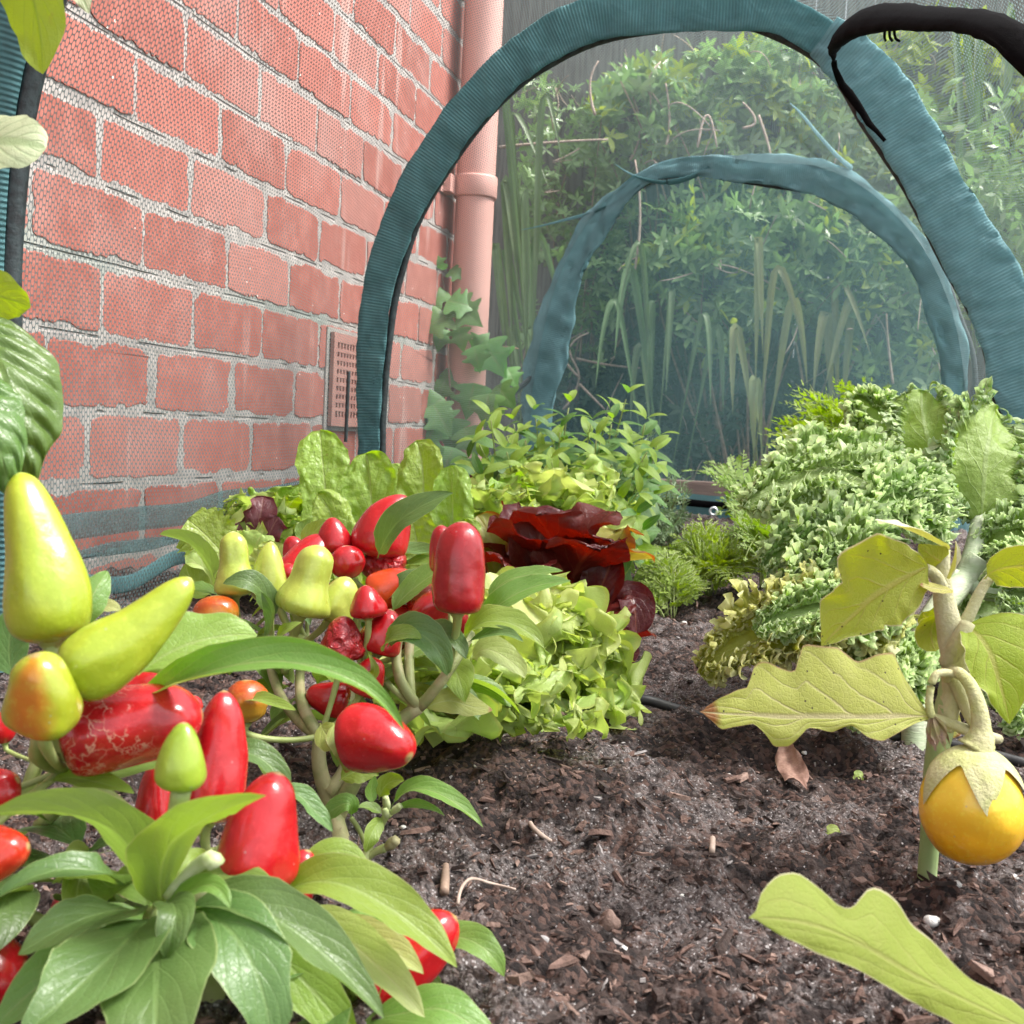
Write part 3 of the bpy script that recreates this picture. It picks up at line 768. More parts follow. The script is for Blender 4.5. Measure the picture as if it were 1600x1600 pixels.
b = MB(); [b.add(*t_) for t_ in tg_]; b.build('drawstring', M['black'], tun)
# gathered hems and folds low on the wall side
def fold(pts, rad, name, mt, fl=.5, n=50, amp=.006, seed=0):
    p = resample(A(pts), n)
    q = np.c_[p[:, 1]*9, np.full(n, seed), np.zeros(n)]
    p = p+np.c_[.3*amp*vnoise(q), np.zeros(n), amp*vnoise(q+7)]
    V, Fc, uv = tube(p, rad, 10, n=n, flat=fl, flatdir=A([1., 0, 0]))
    mesh(name, V, Fc, mt, tun, uv=uv)
NX = -.685
fold([PX(-60, 955, NX), PX(60, 925, NX), PX(200, 898, NX), PX(350, 868, NX), PX(460, 845, NX), PX(560, 828, NX), PX(640, 815, NX)], .009, 'hem', M['sleeve'], .2, seed=2, n=120, amp=.01)
fold([PX(-40, 850, NX), PX(60, 838, NX), PX(150, 824, NX), PX(260, 806, NX), PX(370, 788, NX), PX(460, 772, NX), PX(560, 760, NX)], .013, 'fold', M['fold'], .14, seed=4, n=120, amp=.01)
fold([PX(90, 866, NX), PX(170, 858, NX), PX(230, 852, NX), PX(300, 843, NX)], [.001, .007, .007, .001], 'fold', M['fold'], .15, seed=6)
fold([PX(545, 580, NX-.01), PX(543, 620, NX-.01), PX(540, 690, NX-.01)], .0028, 'seam', M['pole'], 1, seed=9, amp=.001)
fold([PY(830, 590, Y2), PY(780, 634, Y2-.08), PY(735, 672, Y2-.16), PY(688, 714, Y2-.25)], .0085, 'guy_cord', M['pole'], .6, seed=11, amp=.002)
fold([PY(815, 360, Y2-.03), PY(880, 345, Y2-.02), PY(945, 325, Y2), PY(1000, 290, Y2)], [.001, .004, .006, .006], 'seam', M['sleeve'], .5, seed=12, amp=.004)
fold([PY(1330, 262, Y2), PY(1290, 225, Y2-.15), PY(1262, 190, Y2-.3), PY(1235, 160, Y2-.5)], [.007, .005, .004, .001], 'seam', M['sleeve_lit'], .5, seed=13, amp=.003)
fold([PY(960, 255, Y2-.02), PY(1000, 278, Y2-.01), PY(1050, 285, Y2-.01), PY(1110, 262, Y2)], [.001, .007, .01, .008], 'seam', M['sleeve'], .5, seed=14, amp=.004)
# skirt of the end panel with its eyelet
sk = A([G(995, 806, .05), G(1060, 812, .05), G(1130, 818, .05), G(1240, 828, .05)])
p0 = PY(940, 778, YE-.03); p1 = PY(1330, 800, YE-.03)
zt = PY(1110, 790, YE-.09)[2]
b = MB()
n = 40
xs = np.linspace(-.68, .44, n)
top = np.c_[xs, np.full(n, YE-.085)+.006*vnoise(np.c_[xs*14, xs*0, xs*0]), np.full(n, zt+.028)+.006*vnoise(np.c_[xs*9, xs*0+4, xs*0])]
mid_ = top+A([0, -.012, -.030]); low = top+A([0, -.03, -.072])
V_ = np.stack([top, mid_, low], 1)
b.add(V_.reshape(-1, 3), grid_faces(n, 3), np.stack([np.repeat(xs[:, None], 3, 1), np.repeat(A([[0, .03, .07]]), n, 0)], -1).reshape(-1, 2))
b.build('skirt', M['sleeve'], tun)
V_, F_, U_ = tube(mid_[::4]+A([0, -.008, .006]), .010, 8, n=60, flat=.5, flatdir=A([0, 1., 0]))
mesh('skirt_band', V_, F_, M['black'], tun, uv=U_)
ec = PY(1115, 799, YE-.125)
a = np.linspace(0, 2*PI, 22, endpoint=False)
b = MB()
V_ = A([[ec+Rv*(R0*math.cos(t))+Uv*(R0*math.sin(t))+A([0, dy, 0]) for t in a] for R0, dy in ((.0062, .002), (.0075, -.002), (.0115, -.003), (.0135, .002))])
b.add(V_.reshape(-1, 3), grid_faces(4, 22, True)); b.build('eyelet', M['metal'], tun)

# timber edging board
bx0, bx1 = -.72, .5
bt, bb_ = PY(1060, 750, YE-.05)[2], -.03
b = MB(); V_, F_ = box(bx0, bx1, YE-.050, YE-.018, bb_, bt); b.add(V_, F_)
o = b.build('edging_board', M['board'], smooth=False, org=(0, YE-.05, 0))
bm = o.modifiers.new('bevel', 'BEVEL'); bm.width = .004; bm.segments = 2
tag(o, 'low weathered timber board edging the far end of the bed', 'board')

# drip hose across the bed
hp = [G(880, 1080, .012), G(1000, 1098, .012), G(1050, 1102, .010), G(1110, 1108, .011), G(1230, 1122, .011), G(1350, 1136, .012), G(1440, 1148, .01), G(1600, 1168, .012), G(1700, 1180, .012)]
for p_ in hp: p_[2] = zs(p_[0], p_[1])+.0035
V_, F_, U_ = tube(A(hp), .0045, 10, n=60)
o = mesh('drip_hose', V_, F_, M['hose'], uv=U_, org=hp[3]); tag(o, 'thin black irrigation hose lying across the soil', 'hose')
# ------------------------------------------------------------------ plant tools
def pf(kind, pet=.0):
    def f(t):
        x = np.clip((t-pet)/(1-pet), 0, 1)
        if kind == 'pep': w_ = x**.6*(1-x)**.8; w_ /= (.6/1.4)**.6*(.8/1.4)**.8
        elif kind == 'lance': w_ = x**.5*(1-x)**1.0; w_ /= (1/3)**.5*(2/3)
        elif kind == 'ell': w_ = np.sqrt(np.clip(1-(2*x-1)**2, 0, 1))
        elif kind == 'obov': w_ = x**1.1*(1-x)**.42; w_ /= (1.1/1.52)**1.1*(.42/1.52)**.42
        elif kind == 'cos': w_ = (.45+.55*x)*np.sqrt(np.clip(1-np.abs(2*x**1.2-1)**2.6, 0, 1))
        elif kind == 'ovate': w_ = x**.42*(1-x)**.75; w_ /= (.42/1.17)**.42*(.75/1.17)**.75
        elif kind == 'strap': w_ = np.minimum(1, x*6+.5)*np.minimum(1, (1-x)*2.2)
        elif kind == 'frond': w_ = np.minimum(1, x*3.5)**.8*np.sqrt(np.clip(1-x**3.2, 0, 1))
        else: w_ = np.interp(x, kind[0], kind[1])
        if pet: w_ = np.maximum(w_, np.where(t < pet+.02, .035, 0))
        return w_
    return f
def leafgeo(mid, wr, wl, N, fold=.2, droop=0., ruf=(), nu=22, nv=9, twist=0., lob=None, seed=0., cosu=False, nsm=0., cor=None, crk=None, vexp=False):
    ts = (1-np.cos(np.linspace(0, PI, nu)))/2 if cosu else np.linspace(0, 1, nu)
    c = resample(mid, nu, ts)
    T = norm(np.gradient(c, axis=0))
    Nn = np.repeat(np.asarray(N, float)[None], nu, 0) if np.ndim(N) == 1 else resample(N, nu, ts)
    Nn = norm(Nn-(Nn*T).sum(1, keepdims=True)*T)
    S = np.cross(T, Nn)
    if np.ndim(twist) or twist:
        tw = np.interp(ts, np.linspace(0, 1, len(np.atleast_1d(twist))+(0 if np.ndim(twist) else 1)), np.r_[0, twist] if not np.ndim(twist) else twist)
        S, Nn = S*np.cos(tw)[:, None]+Nn*np.sin(tw)[:, None], Nn*np.cos(tw)[:, None]-S*np.sin(tw)[:, None]
    v = np.linspace(-1, 1, nv)
    if vexp: v = np.sign(v)*(1-(1-np.abs(v))**1.8)
    av = np.abs(v)
    WR, WL = wr(ts), wl(ts)
    wmx = max(WR.max(), WL.max())
    W_ = np.where(v[None] >= 0, WR[:, None], WL[:, None])
    s = np.where(v[None] >= 0, ts[:, None]*.5, 1-ts[:, None]*.5)
    if lob:
        for (la, lf) in lob:
            W_ = W_*(1+la*av[None]*np.sin(2*PI*lf*s+seed*3.1))
    lat = v[None]*W_*np.cos(fold*av[None])
    up = av[None]*W_*np.sin(fold)-droop*(av[None]**2)*W_
    fade = np.minimum(1, np.minimum(WR, WL)/(.35*wmx))[:, None] if len(ruf) else 1
    q = np.stack([s*7+seed, np.repeat(v[None]*2, nu, 0), np.full((nu, nv), seed*1.7)], -1)
    am = 1+.6*vnoise(q*1.3)
    ln = 0
    for k, (ra, rf, rp) in enumerate(ruf):
        ph = 2*PI*rf*s+seed*(2.3+k)+2.2*vnoise(q+k*5)
        d = ra*wmx*(av[None]**rp)*am*fade
        up = up+d*np.sin(ph)
        lat = lat+.65*d*np.cos(ph*1.0+.6)*np.sign(v)[None]
        ln = ln+(.45*d*np.cos(ph+1.9) if rf < 12 else .62*d*np.sin(2*ph+.5))
    if cor:
        up = up+cor[0]*wmx*(np.abs(np.sin(PI*(cor[1]*(ts[:, None]-cor[2]*av[None]**1.3)+.45*vnoise(q*1.1))))-.5)*(1+.7*vnoise(q*1.7+4))*np.clip(av[None]*5, 0, 1)*np.clip((1.02-av[None])*5, 0, 1)
    if nsm:
        up = up+nsm*wmx*vnoise(q*.8+3)
    if crk:
        for k, fq in enumerate((crk[1], crk[1]*2.1)):
            q2 = np.stack([s*fq, np.repeat(av[None]*crk[3], nu, 0), np.full((nu, nv), seed*2.9+k*9)], -1)
            ca = crk[0]*(.62**k)*wmx*(av[None]**crk[2])*fade
            up = up+ca*vnoise(q2)*2
            lat = lat+1.3*ca*vnoise(q2+31)
            ln = ln+1.3*ca*vnoise(q2+57)
    V = c[:, None]+S[:, None]*lat[..., None]+Nn[:, None]*up[..., None]
    if np.ndim(ln): V = V+T[:, None]*ln[..., None]
    uv = np.stack([np.repeat(ts[:, None], nv, 1), np.repeat(v[None]*.5+.5, nu, 0)], -1)
    return V.reshape(-1, 3), grid_faces(nu, nv), uv.reshape(-1, 2)
_ls = [0.]
def L(root, mt, pts, w, n, prof='pep', fold=.35, droop=.1, pet=.06, ruf=((.05, 3, 2),), nu=26, nv=9, twist=0., name='leaf', lr=None, label=None, nsm=.0, lob=None, **k):
    """leaf from photo-space midrib points (px,py,depth); w = full width in photo pixels; n = upper-face direction seen from the camera"""
    _ls[0] += 1.37
    mid = A([P(*p) for p in pts])
    sc = np.mean([p[2] for p in pts])*SC/F_PX
    if lr:
        sm = lambda t, q: sum(np.interp(t+d_, *q) for d_ in (-.011, -.005, 0, .005, .011))/5*np.clip((1-t)*40, 0, 1)*sc
        fr = lambda t: sm(t, lr[0])
        fl_ = lambda t: sm(t, lr[1])
    else:
        g_ = pf(prof, pet); fr = fl_ = lambda t: g_(t)*w*.5*sc
    V, Fc, uv = leafgeo(mid, fr, fl_, cv(n), fold, droop, ruf, nu, nv, twist, lob, _ls[0], nsm=nsm, **({'crk': (.035, 16, 2, 2)} | k))
    o = mesh(name, V, Fc, M[mt] if isinstance(mt, str) else mt, root, uv=uv)
    if label: o['label'] = label
    return o
PEP = {
 'cone': ([0, .015, .06, .14, .25, .4, .6, .78, .9, .965, 1], [0, .42, .76, .95, 1, .95, .80, .60, .40, .22, 0]),
 'long': ([0, .015, .06, .14, .25, .38, .55, .72, .86, .95, 1], [0, .45, .8, .96, 1, .93, .77, .64, .50, .32, 0]),
 'waist': ([0, .02, .08, .18, .32, .5, .7, .85, .95, 1], [0, .55, .92, 1, .88, .70, .66, .58, .34, 0]),
 'block': ([0, .02, .06, .15, .3, .5, .7, .85, .95, 1], [0, .6, .86, .97, 1, .97, .9, .74, .44, 0]),
 'blunt': ([0, .02, .07, .16, .28, .45, .65, .83, .94, 1], [0, .52, .86, .99, 1, .93, .79, .60, .36, 0]),
 'round': ([0, .04, .12, .25, .5, .75, .88, .96, 1], [0, .42, .68, .88, 1, .88, .68, .42, 0]),
 'egg': ([0, .03, .1, .22, .4, .58, .75, .88, .96, 1], [0, .36, .62, .83, .97, 1, .9, .68, .4, 0])}
NODES = {}
def pepper(root, base, tip, R, mt, shape='cone', bend=(0, 0), wr=0., lob=.03, stalk=None, node=None, label=None, sr=None, seed=None, name='pepper', nst=True):
    _ls[0] += 1.91
    seed = _ls[0] if seed is None else seed
    b, t = P(*base), P(*tip)
    sc = (base[2]+tip[2])/2*SC/F_PX
    mid = (b+t)/2+cv((bend[0], -bend[1], 0))*sc
    n, mm = 40, 40
    ts = (1-np.cos(np.linspace(0, PI, n)))/2
    c = resample([b, mid, t], n, ts)
    T = norm(np.gradient(c, axis=0))
    S = norm(np.cross(T, Fv+.01)); B = np.cross(T, S)
    xs, ys = PEP[shape]
    pr = resample(np.c_[xs, ys, np.zeros(len(xs))], 300)
    r = np.interp(ts, np.maximum.accumulate(pr[:, 0]), np.clip(pr[:, 1], 0, None))*R*sc
    a = np.linspace(0, 2*PI, mm, endpoint=False)
    q = np.stack([np.repeat(np.cos(a)[None]*1.1, n, 0), np.repeat(np.sin(a)[None]*1.1, n, 0), np.repeat(ts[:, None]*2.4, mm, 1)], -1)+seed
    k = 1+lob*np.cos(3*a+seed)[None]+.085*vnoise(q)+.03*vnoise(q*2.6)
    if wr: k = k+wr*(-.5*np.abs(vnoise(q*A([2.6, 2.6, 2.2])))+.25*vnoise(q*5)+.25)
    rr = r[:, None]*k
    V = c[:, None]+S[:, None]*(np.cos(a)[None]*rr)[..., None]+B[:, None]*(np.sin(a)[None]*rr)[..., None]
    uv = np.stack([np.repeat(ts[:, None], mm, 1), np.repeat(a[None]/(2*PI), n, 0)], -1)
    o = mesh(name, V.reshape(-1, 3), grid_faces(n, mm, True)[:, ::-1], M[mt], root, uv=uv.reshape(-1, 2))
    if label: o['label'] = label
    if nst:
        ax = -T[0]
        Rw = R*sc
        if stalk: pts = [b-ax*Rw*.06]+[P(*p) for p in stalk]
        else:
            nd = min(NODES[node or root.name], key=lambda p: np.linalg.norm(p-b))
            pts = [b-ax*Rw*.06, b+ax*Rw*.5, (b+ax*Rw*1.0)*.5+nd*.5, nd]
        sr_ = sr or Rw*.16
        mb = MB()
        V, Fc, uv = tube(pts, [sr_*1.25, sr_, sr_*.9, sr_*.95], 8, n=16); mb.add(V, Fc, uv)
        # little calyx cap
        ph = np.linspace(0, 2*PI, 20, endpoint=False)
        rings = [(.0+.05, .36), (.02, .30), (-.10, .20), (-.2, .14)]
        VV = A([[b-ax*Rw*(z)+(S[0]*math.cos(x_)+B[0]*math.sin(x_))*Rw*q_*(1+.10*math.cos(5*x_)) for x_ in ph] for z, q_ in rings])
        mb.add(VV.reshape(-1, 3), grid_faces(4, 20, True))
        mb.build('stalk', M['stalk'], o)
    return o
def stems(root, lst, mt='stem', name='stem'):
    b = MB()
    for pts, r in lst:
        V, Fc, uv = tube(A(pts), r, 9); b.add(V, Fc, uv)
    return b.build(name, M[mt], root)
def down(p, dx=0, dy=0):
    x, y = p[0]+dx, p[1]+dy
    return A([x, y, zs(x, y)-.004])
def filler(root, nodes, n, wmin, wmax, mats, spread=.03, seed=1, zlo=.02, face=None):
    r = np.random.RandomState(seed)
    for k in range(n):
        nd = nodes[r.randint(len(nodes))]
        az = r.rand()*2*PI
        l = r.uniform(wmin, wmax)*2.3
        d = A([math.cos(az), math.sin(az), r.uniform(-.3, .55)])
        d /= np.linalg.norm(d)
        b0 = nd+r.normal(size=3)*spread*.25
        p = [b0, b0+d*l*.5+A([0, 0, l*.06]), b0+d*l+A([0, 0, -l*.22])]
        for q in p: q[2] = max(q[2], .006)
        g_ = pf('pep', .12)
        ww = l/2.5*.5
        _ls[0] += 1.1
        V, Fc, uv = leafgeo(p, lambda t: g_(t)*ww, lambda t: g_(t)*ww, A([0, 0, 1.])+.3*r.normal(size=3), .35, .12, ((.06, 3, 2),), 16, 7, 0, None, _ls[0])
        mesh('leaf', V, Fc, M[mats[r.randint(len(mats))]], root, uv=uv)
def rosette(root, c, R, H, n, mats, style, seed=0, az0=0., azr=2*PI, elo=18, ehi=82, wk=.5, nu=64, nv=17, inner=.55):
    r = np.random.RandomState(seed)
    for i in range(n):
        f_ = i/max(1, n-1)
        az = az0+(i*2.399963+r.uniform(-.25, .25)) % azr
        e = math.radians(elo+(ehi-elo)*f_**.8+r.uniform(-6, 6))
        l = math.hypot(R*math.cos(e), H*math.sin(e))*(1-.15*f_)*r.uniform(.88, 1.1)
        d = A([math.cos(az), math.sin(az), 0.]); z = A([0, 0, 1.])
        b0 = c+d*.012*(1-f_)+z*(.004+.02*f_)
        p1 = b0+(d*math.cos(e)*.5+z*math.sin(min(1.5, e*1.25))*.55)*l
        p2 = b0+(d*math.cos(e*.9)+z*math.sin(e)*.9)*l+d*l*.06-z*l*.12*(1-f_)
        p2[2] = max(p2[2], .012); p1[2] = max(p1[2], .012)
        N = z*math.cos(e*.8)-d*math.sin(e*.9)+.15*r.normal(size=3)
        _ls[0] += 1.7
        ww = l*wk*r.uniform(.85, 1.1)
        mt = mats[r.randint(len(mats))]
        if style == 'oak':
            g_ = pf('obov', .02)
            V, Fc, uv = leafgeo([b0, p1, p2], lambda t: g_(t)*ww*.62, lambda t: g_(t)*ww*.62, N, .1, -.05, ((.20, 5, 1.2), (.24, 13, 2.0), (.15, 29, 3.2)), nu, nv, 0, ((.28, 8), (.13, 17)), _ls[0], True, .12, None, (.05, 36, 1.8, 4), True)
        elif style == 'frill':
            g_ = pf('obov', .02)
            V, Fc, uv = leafgeo([b0, p1, p2], lambda t: g_(t)*ww*.6, lambda t: g_(t)*ww*.6, N, .1, 0, ((.24, 7, 1.5), (.2, 17, 2.2), (.13, 35, 3)), nu, nv, 0, ((.14, 9), (.14, 27)), _ls[0], True, .1, None, (.07, 60, 2, 3))
        else:
            g_ = pf('obov', .0)
            V, Fc, uv = leafgeo([b0, p1, p2], lambda t: g_(t)*ww*.6, lambda t: g_(t)*ww*.6, N, .2, -.1, ((.16, 4, 1.8), (.06, 9, 3)), nu, nv, 0, None, _ls[0], True, .12, (.06, 6, .5), (.04, 30, 2, 3))
        V[:, 2] = np.maximum(V[:, 2], .004)
        mesh('leaf', V, Fc, M[mt], root, uv=uv)
def frond(b, p, w, N, npair=9, nsub=5, seed=0, leafw=.34):
    r = np.random.RandomState(seed)
    c = resample(A(p), 40)
    T = norm(np.gradient(c, axis=0))
    Nn = norm(N-(T*N).sum(1, keepdims=True)*T)
    S = np.cross(T, Nn)
    Lf = np.linalg.norm(np.diff(c, axis=0), axis=1).sum()
    V, Fc, uv = tube(c[::3], [.0013, .0010, .0005], 5, n=14); b.add(V, Fc, A(uv)*0+A([.5, .5]), 1)
    for k in range(npair*2+1):
        t = .28+.72*(k//2)/npair
        i = min(39, int(t*39))
        sd = 0 if k == npair*2 else (1 if k % 2 else -1)
        l = w*(1-abs((t-.45)/.62)**1.6*.85)*r.uniform(.8, 1.1)
        d = norm(S[i]*sd+T[i]*(.75 if sd else 1)+Nn[i]*r.uniform(-.15, .35))
        s2 = norm(np.cross(d, Nn[i]+.35*r.normal(size=3)))
        o = c[i]
        V, Fc, uv = tube([o, o+d*l*.9], .0005, 4); b.add(V, Fc, A(uv)*0+A([.5, .5]), 1)
        for j in range(nsub*2+1):
            u = .18+.82*(j//2)/nsub
            s = 0 if j == nsub*2 else (1 if j % 2 else -1)
            ll = l*leafw*(1.15-.75*u)*r.uniform(.8, 1.2)
            dd = norm(s2*s+d*(.9 if s else 1)+Nn[i]*r.uniform(-.3, .3))
            q = o+d*l*u*.92-Nn[i]*l*.12*u*u
            sw = np.cross(dd, Nn[i]+.4*r.normal(size=3)); sw = norm(sw)*ll*.24
            V = A([q, q+dd*ll*.45+sw, q+dd*ll*.62+sw*.45, q+dd*ll*.8+sw*.75, q+dd*ll*1.0, q+dd*ll*.8-sw*.7, q+dd*ll*.6-sw*.45, q+dd*ll*.42-sw])
            b.add(V, [(0, 7, 6, 4), (6, 5, 4), (0, 4, 2, 1), (2, 4, 3)], A([[0, .5], [.4, .9], [.6, .7], [.8, .8], [1, .5], [.8, .2], [.6, .3], [.4, .1]]))
def ferny(name, lab, base, tips, w, mts, npair=9, nsub=5, seed=0, cat='herb', group=None, wfac=1.):
    root = thing(name, base, lab, cat, group)
    b = MB()
    r = np.random.RandomState(seed)
    for k, tp in enumerate(tips):
        m_ = base*.45+tp*.55+A([0, 0, .22*np.linalg.norm(tp-base)])
        frond(b, [base+A([r.uniform(-.01, .01), r.uniform(-.01, .01), 0]), m_, tp], w*r.uniform(.8, 1.2), A([0, 0, 1.])-.6*Fv+.3*r.normal(size=3), npair, nsub, seed*50+k)
    b.build('foliage', [M[mts[0]], M[mts[1]]], root)
    return root
# ------------------------------------------------------------------ pepper plant in the foreground
nA = [P(236, 1425, .375), P(105, 1200, .42), P(335, 1330, .43), P(520, 1480, .40), P(30, 1420, .42)]
pa = thing('pepper_plant', down(nA[0], .01, .03), 'large pepper plant in the lower left corner with scarred red and tall green peppers', 'pepper plant', 'pepper plants in the bed')
NODES[pa.name] = nA
bA = ORG[pa.name]
stems(pa, [([bA, bA*.5+nA[0]*.5+A([.006, 0, 0]), nA[0]], [.006, .005, .0045]),
           ([bA+A([0, 0, .03]), (bA+nA[1])/2+A([-.01, .01, .02]), nA[1]], [.005, .004, .0035]),
           ([bA+A([0, 0, .02]), (bA+nA[2])/2+A([.01, .01, .01]), nA[2]], [.005, .004, .003]),
           ([bA+A([0, 0, .02]), (bA+nA[3])/2+A([.01, -.005, .01]), nA[3]], [.005, .004, .003]),
           ([bA+A([0, 0, .02]), (bA+nA[4])/2, nA[4]], [.004, .0035, .003]),
           ([nA[1], P(88, 1120, .415), P(78, 1020, .41)], [.003, .003, .0028]),
           ([nA[1], P(60, 1180, .40), P(70, 1130, .39)], [.003, .0028, .0028]),
           ([P(40, 1250, .43), P(70, 1170, .43), P(110, 1130, .44)], .003),
           ([P(60, 1290, .45), P(150, 1200, .44), P(190, 1120, .45)], .0028)])
pepper(pa, (80, 1006, .405), (30, 738, .41), 65, 'p_gr', 'long', bend=(8, 0), label='tall lime green pepper pointing up at the left edge', node=None)
pepper(pa, (98, 1062, .385), (299, 903, .40), 54, 'p_gr', 'long', bend=(10, 10), label='lime green pepper leaning to the right')
pepper(pa, (70, 1135, .37), (55, 1022, .36), 60, 'p_tri', 'blunt', bend=(4, 0), lob=.05, label='squat pepper turning from green to orange')
pepper(pa, (92, 1160, .40), (318, 1118, .415), 66, 'p_redscar', 'block', bend=(0, -6), label='red pepper with pale corky scars lying sideways', lob=.04)
pepper(pa, (325, 1285, .425), (350, 1078, .43), 49, 'p_red', 'blunt', bend=(4, 0))
pepper(pa, (283, 1236, .345), (287, 1128, .345), 39, 'p_small', 'cone', label='small upright green pepper with a dry brown tip', stalk=[(275, 1275, .35), (262, 1330, .36), (250, 1400, .375)], sr=.0028)
pepper(pa, (241, 1312, .46), (246, 1190, .46), 34, 'p_red', 'blunt')
pepper(pa, (385, 1392, .39), (436, 1206, .395), 65, 'p_red', 'blunt', bend=(-4, 0), lob=.05, label='plump glossy red pepper standing upright right of centre')
pepper(pa, (445, 1420, .43), (482, 1328, .43), 36, 'p_red', 'blunt')
pepper(pa, (195, 1098, .47), (263, 1046, .47), 30, 'p_red', 'cone')
pepper(pa, (296, 1118, .46), (300, 1086, .46), 17, 'p_red', 'round')
pepper(pa, (-20, 1245, .40), (28, 1218, .40), 40, 'p_red', 'blunt')
pepper(pa, (-50, 1345, .37), (46, 1322, .37), 48, 'p_or', 'blunt', label='orange red pepper cut by the left edge')
pepper(pa, (-20, 1440, .42), (24, 1395, .42), 34, 'p_dkred', 'blunt')
pepper(pa, (-45, 1525, .40), (44, 1512, .40), 72, 'p_dkred', 'blunt', bend=(0, 5))
pepper(pa, (110, 1445, .46), (116, 1392, .46), 30, 'p_red', 'round')
pepper(pa, (8, 1162, .44), (-2, 1112, .44), 20, 'p_red', 'round')
pepper(pa, (560, 1555, .415), (713, 1432, .42), 60, 'p_red', 'blunt', bend=(6, -4), label='red pepper half hidden under pointed leaves')
pepper(pa, (560, 1640, .42), (610, 1560, .42), 44, 'p_dkred', 'blunt')
for (pts, wd, n_, mt, fo) in [
    ([(200, 1110, .425), (320, 1052, .40), (440, 1034, .395), (560, 1068, .395), (632, 1142, .40)], 84, (.15, .75, .75), 'pl_mid', .75),
    ([(215, 1055, .43), (300, 1005, .44), (402, 992, .45)], 108, (-.1, .45, .9), 'pl_light', .25),
    ([(258, 1425, .375), (262, 1330, .35), (330, 1275, .335), (416, 1243, .33)], 122, (-.5, .55, -.7), 'pl_light', .45),
    ([(240, 1420, .375), (190, 1310, .36), (110, 1272, .35), (-20, 1272, .345)], 122, (.1, .7, -.75), 'pl_mid', .5),
    ([(200, 1400, .40), (165, 1365, .38), (80, 1362, .37), (-10, 1408, .365)], 66, (0, .9, .5), 'pl_dark', .55),
    ([(225, 1425, .38), (170, 1425, .365), (100, 1450, .355), (28, 1492, .35)], 104, (-.25, .75, .6), 'pl_dark', .3),
    ([(238, 1432, .375), (190, 1480, .345), (110, 1555, .325), (30, 1620, .315)], 165, (-.1, .62, .8), 'pl_dark', .38),
    ([(242, 1432, .375), (246, 1500, .345), (244, 1580, .325), (240, 1700, .31)], 190, (0, .65, .75), 'pl_dark', .25),
    ([(262, 1410, .365), (275, 1425, .35), (268, 1460, .345), (258, 1500, .345)], 68, (.1, .7, .7), 'pl_dark', .5),
    ([(290, 1420, .37), (350, 1445, .355), (400, 1520, .345), (425, 1640, .34)], 132, (.3, .6, .75), 'pl_dark', .3),
    ([(285, 1440, .375), (370, 1412, .365), (480, 1470, .36), (600, 1592, .355)], 112, (.3, .85, .45), 'pl_dark', .6),
    ([(300, 1450, .385), (400, 1470, .38), (500, 1560, .375), (560, 1650, .37)], 100, (.0, .5, .8), 'pl_light', .3),
    ([(430, 1405, .40), (510, 1378, .39), (610, 1420, .385), (714, 1512, .38)], 104, (.2, .75, .6), 'pl_light', .55),
    ([(440, 1440, .405), (520, 1455, .395), (600, 1520, .385), (664, 1590, .38)], 82, (.2, .7, .7), 'pl_pale', .5),
    ([(500, 1440, .41), (560, 1460, .40), (620, 1490, .395), (662, 1522, .39)], 70, (.2, .8, .6), 'pl_pale', .5),
    ([(660, 1470, .43), (720, 1465, .425), (760, 1485, .42), (788, 1526, .42)], 62, (.1, .8, .6), 'pl_mid', .4),
    ([(560, 1600, .40), (620, 1585, .395), (700, 1580, .39), (780, 1650, .385)], 84, (.1, .9, .5), 'pl_mid', .3),
    ([(600, 1560, .42), (640, 1530, .42), (690, 1545, .42)], 58, (0, .5, .8), 'pl_mid', .3),
    ([(290, 1412, .385), (330, 1370, .38), (390, 1375, .375), (440, 1400, .37)], 60, (.1, .8, .6), 'pl_mid', .4),
    ([(340, 1180, .46), (380, 1175, .45), (420, 1195, .45), (452, 1250, .45)], 58, (.2, .85, .5), 'pl_dark', .5),
    ([(420, 1250, .47), (460, 1240, .47), (490, 1265, .47), (520, 1300, .47)], 44, (.2, .85, .5), 'pl_dark', .5),
    ([(470, 1360, .43), (520, 1335, .43), (560, 1365, .43), (585, 1400, .43)], 62, (.1, .8, .6), 'pl_light', .4),
    ([(120, 985, .45), (140, 940, .45), (168, 892, .46)], 52, (.6, .1, .8), 'pl_mid', .35),
    ([(20, 1060, .45), (15, 1000, .45), (28, 940, .45)], 60, (.3, .3, .9), 'pl_dark', .3),
    ([(140, 960, .46), (165, 948, .46), (190, 955, .46)], 32, (0, .8, .6), 'pl_pale', .3),
    ([(110, 1215, .44), (180, 1200, .43), (250, 1190, .43), (300, 1180, .43)], 70, (0, .8, .5), 'pl_mid', .4),
    ([(60, 1230, .42), (100, 1215, .41), (150, 1222, .405), (210, 1240, .40)], 54, (0, .9, .4), 'pl_light', .4),
    ([(330, 1350, .39), (300, 1345, .38), (285, 1380, .375)], 40, (0, .5, .8), 'pl_light', .4),
    ([(236, 1425, .38), (205, 1380, .39), (170, 1385, .40), (135, 1340, .41)], 60, (0, .6, .7), 'pl_mid', .4),
    ([(260, 1420, .37), (300, 1390, .36), (335, 1385, .355), (360, 1420, .35)], 46, (.1, .7, .7), 'pl_mid', .4)]:
    L(pa, mt, pts, wd, n_, fold=fo)
filler(pa, [nA[0]+A([0, .02, -.02]), nA[2]+A([0, .02, -.03]), nA[4], nA[3]+A([0, 0, -.02]), nA[1]+A([0, .02, -.04])], 40, .018, .030, ['pl_dark', 'pl_mid', 'pl_mid', 'pl_light'], seed=4)
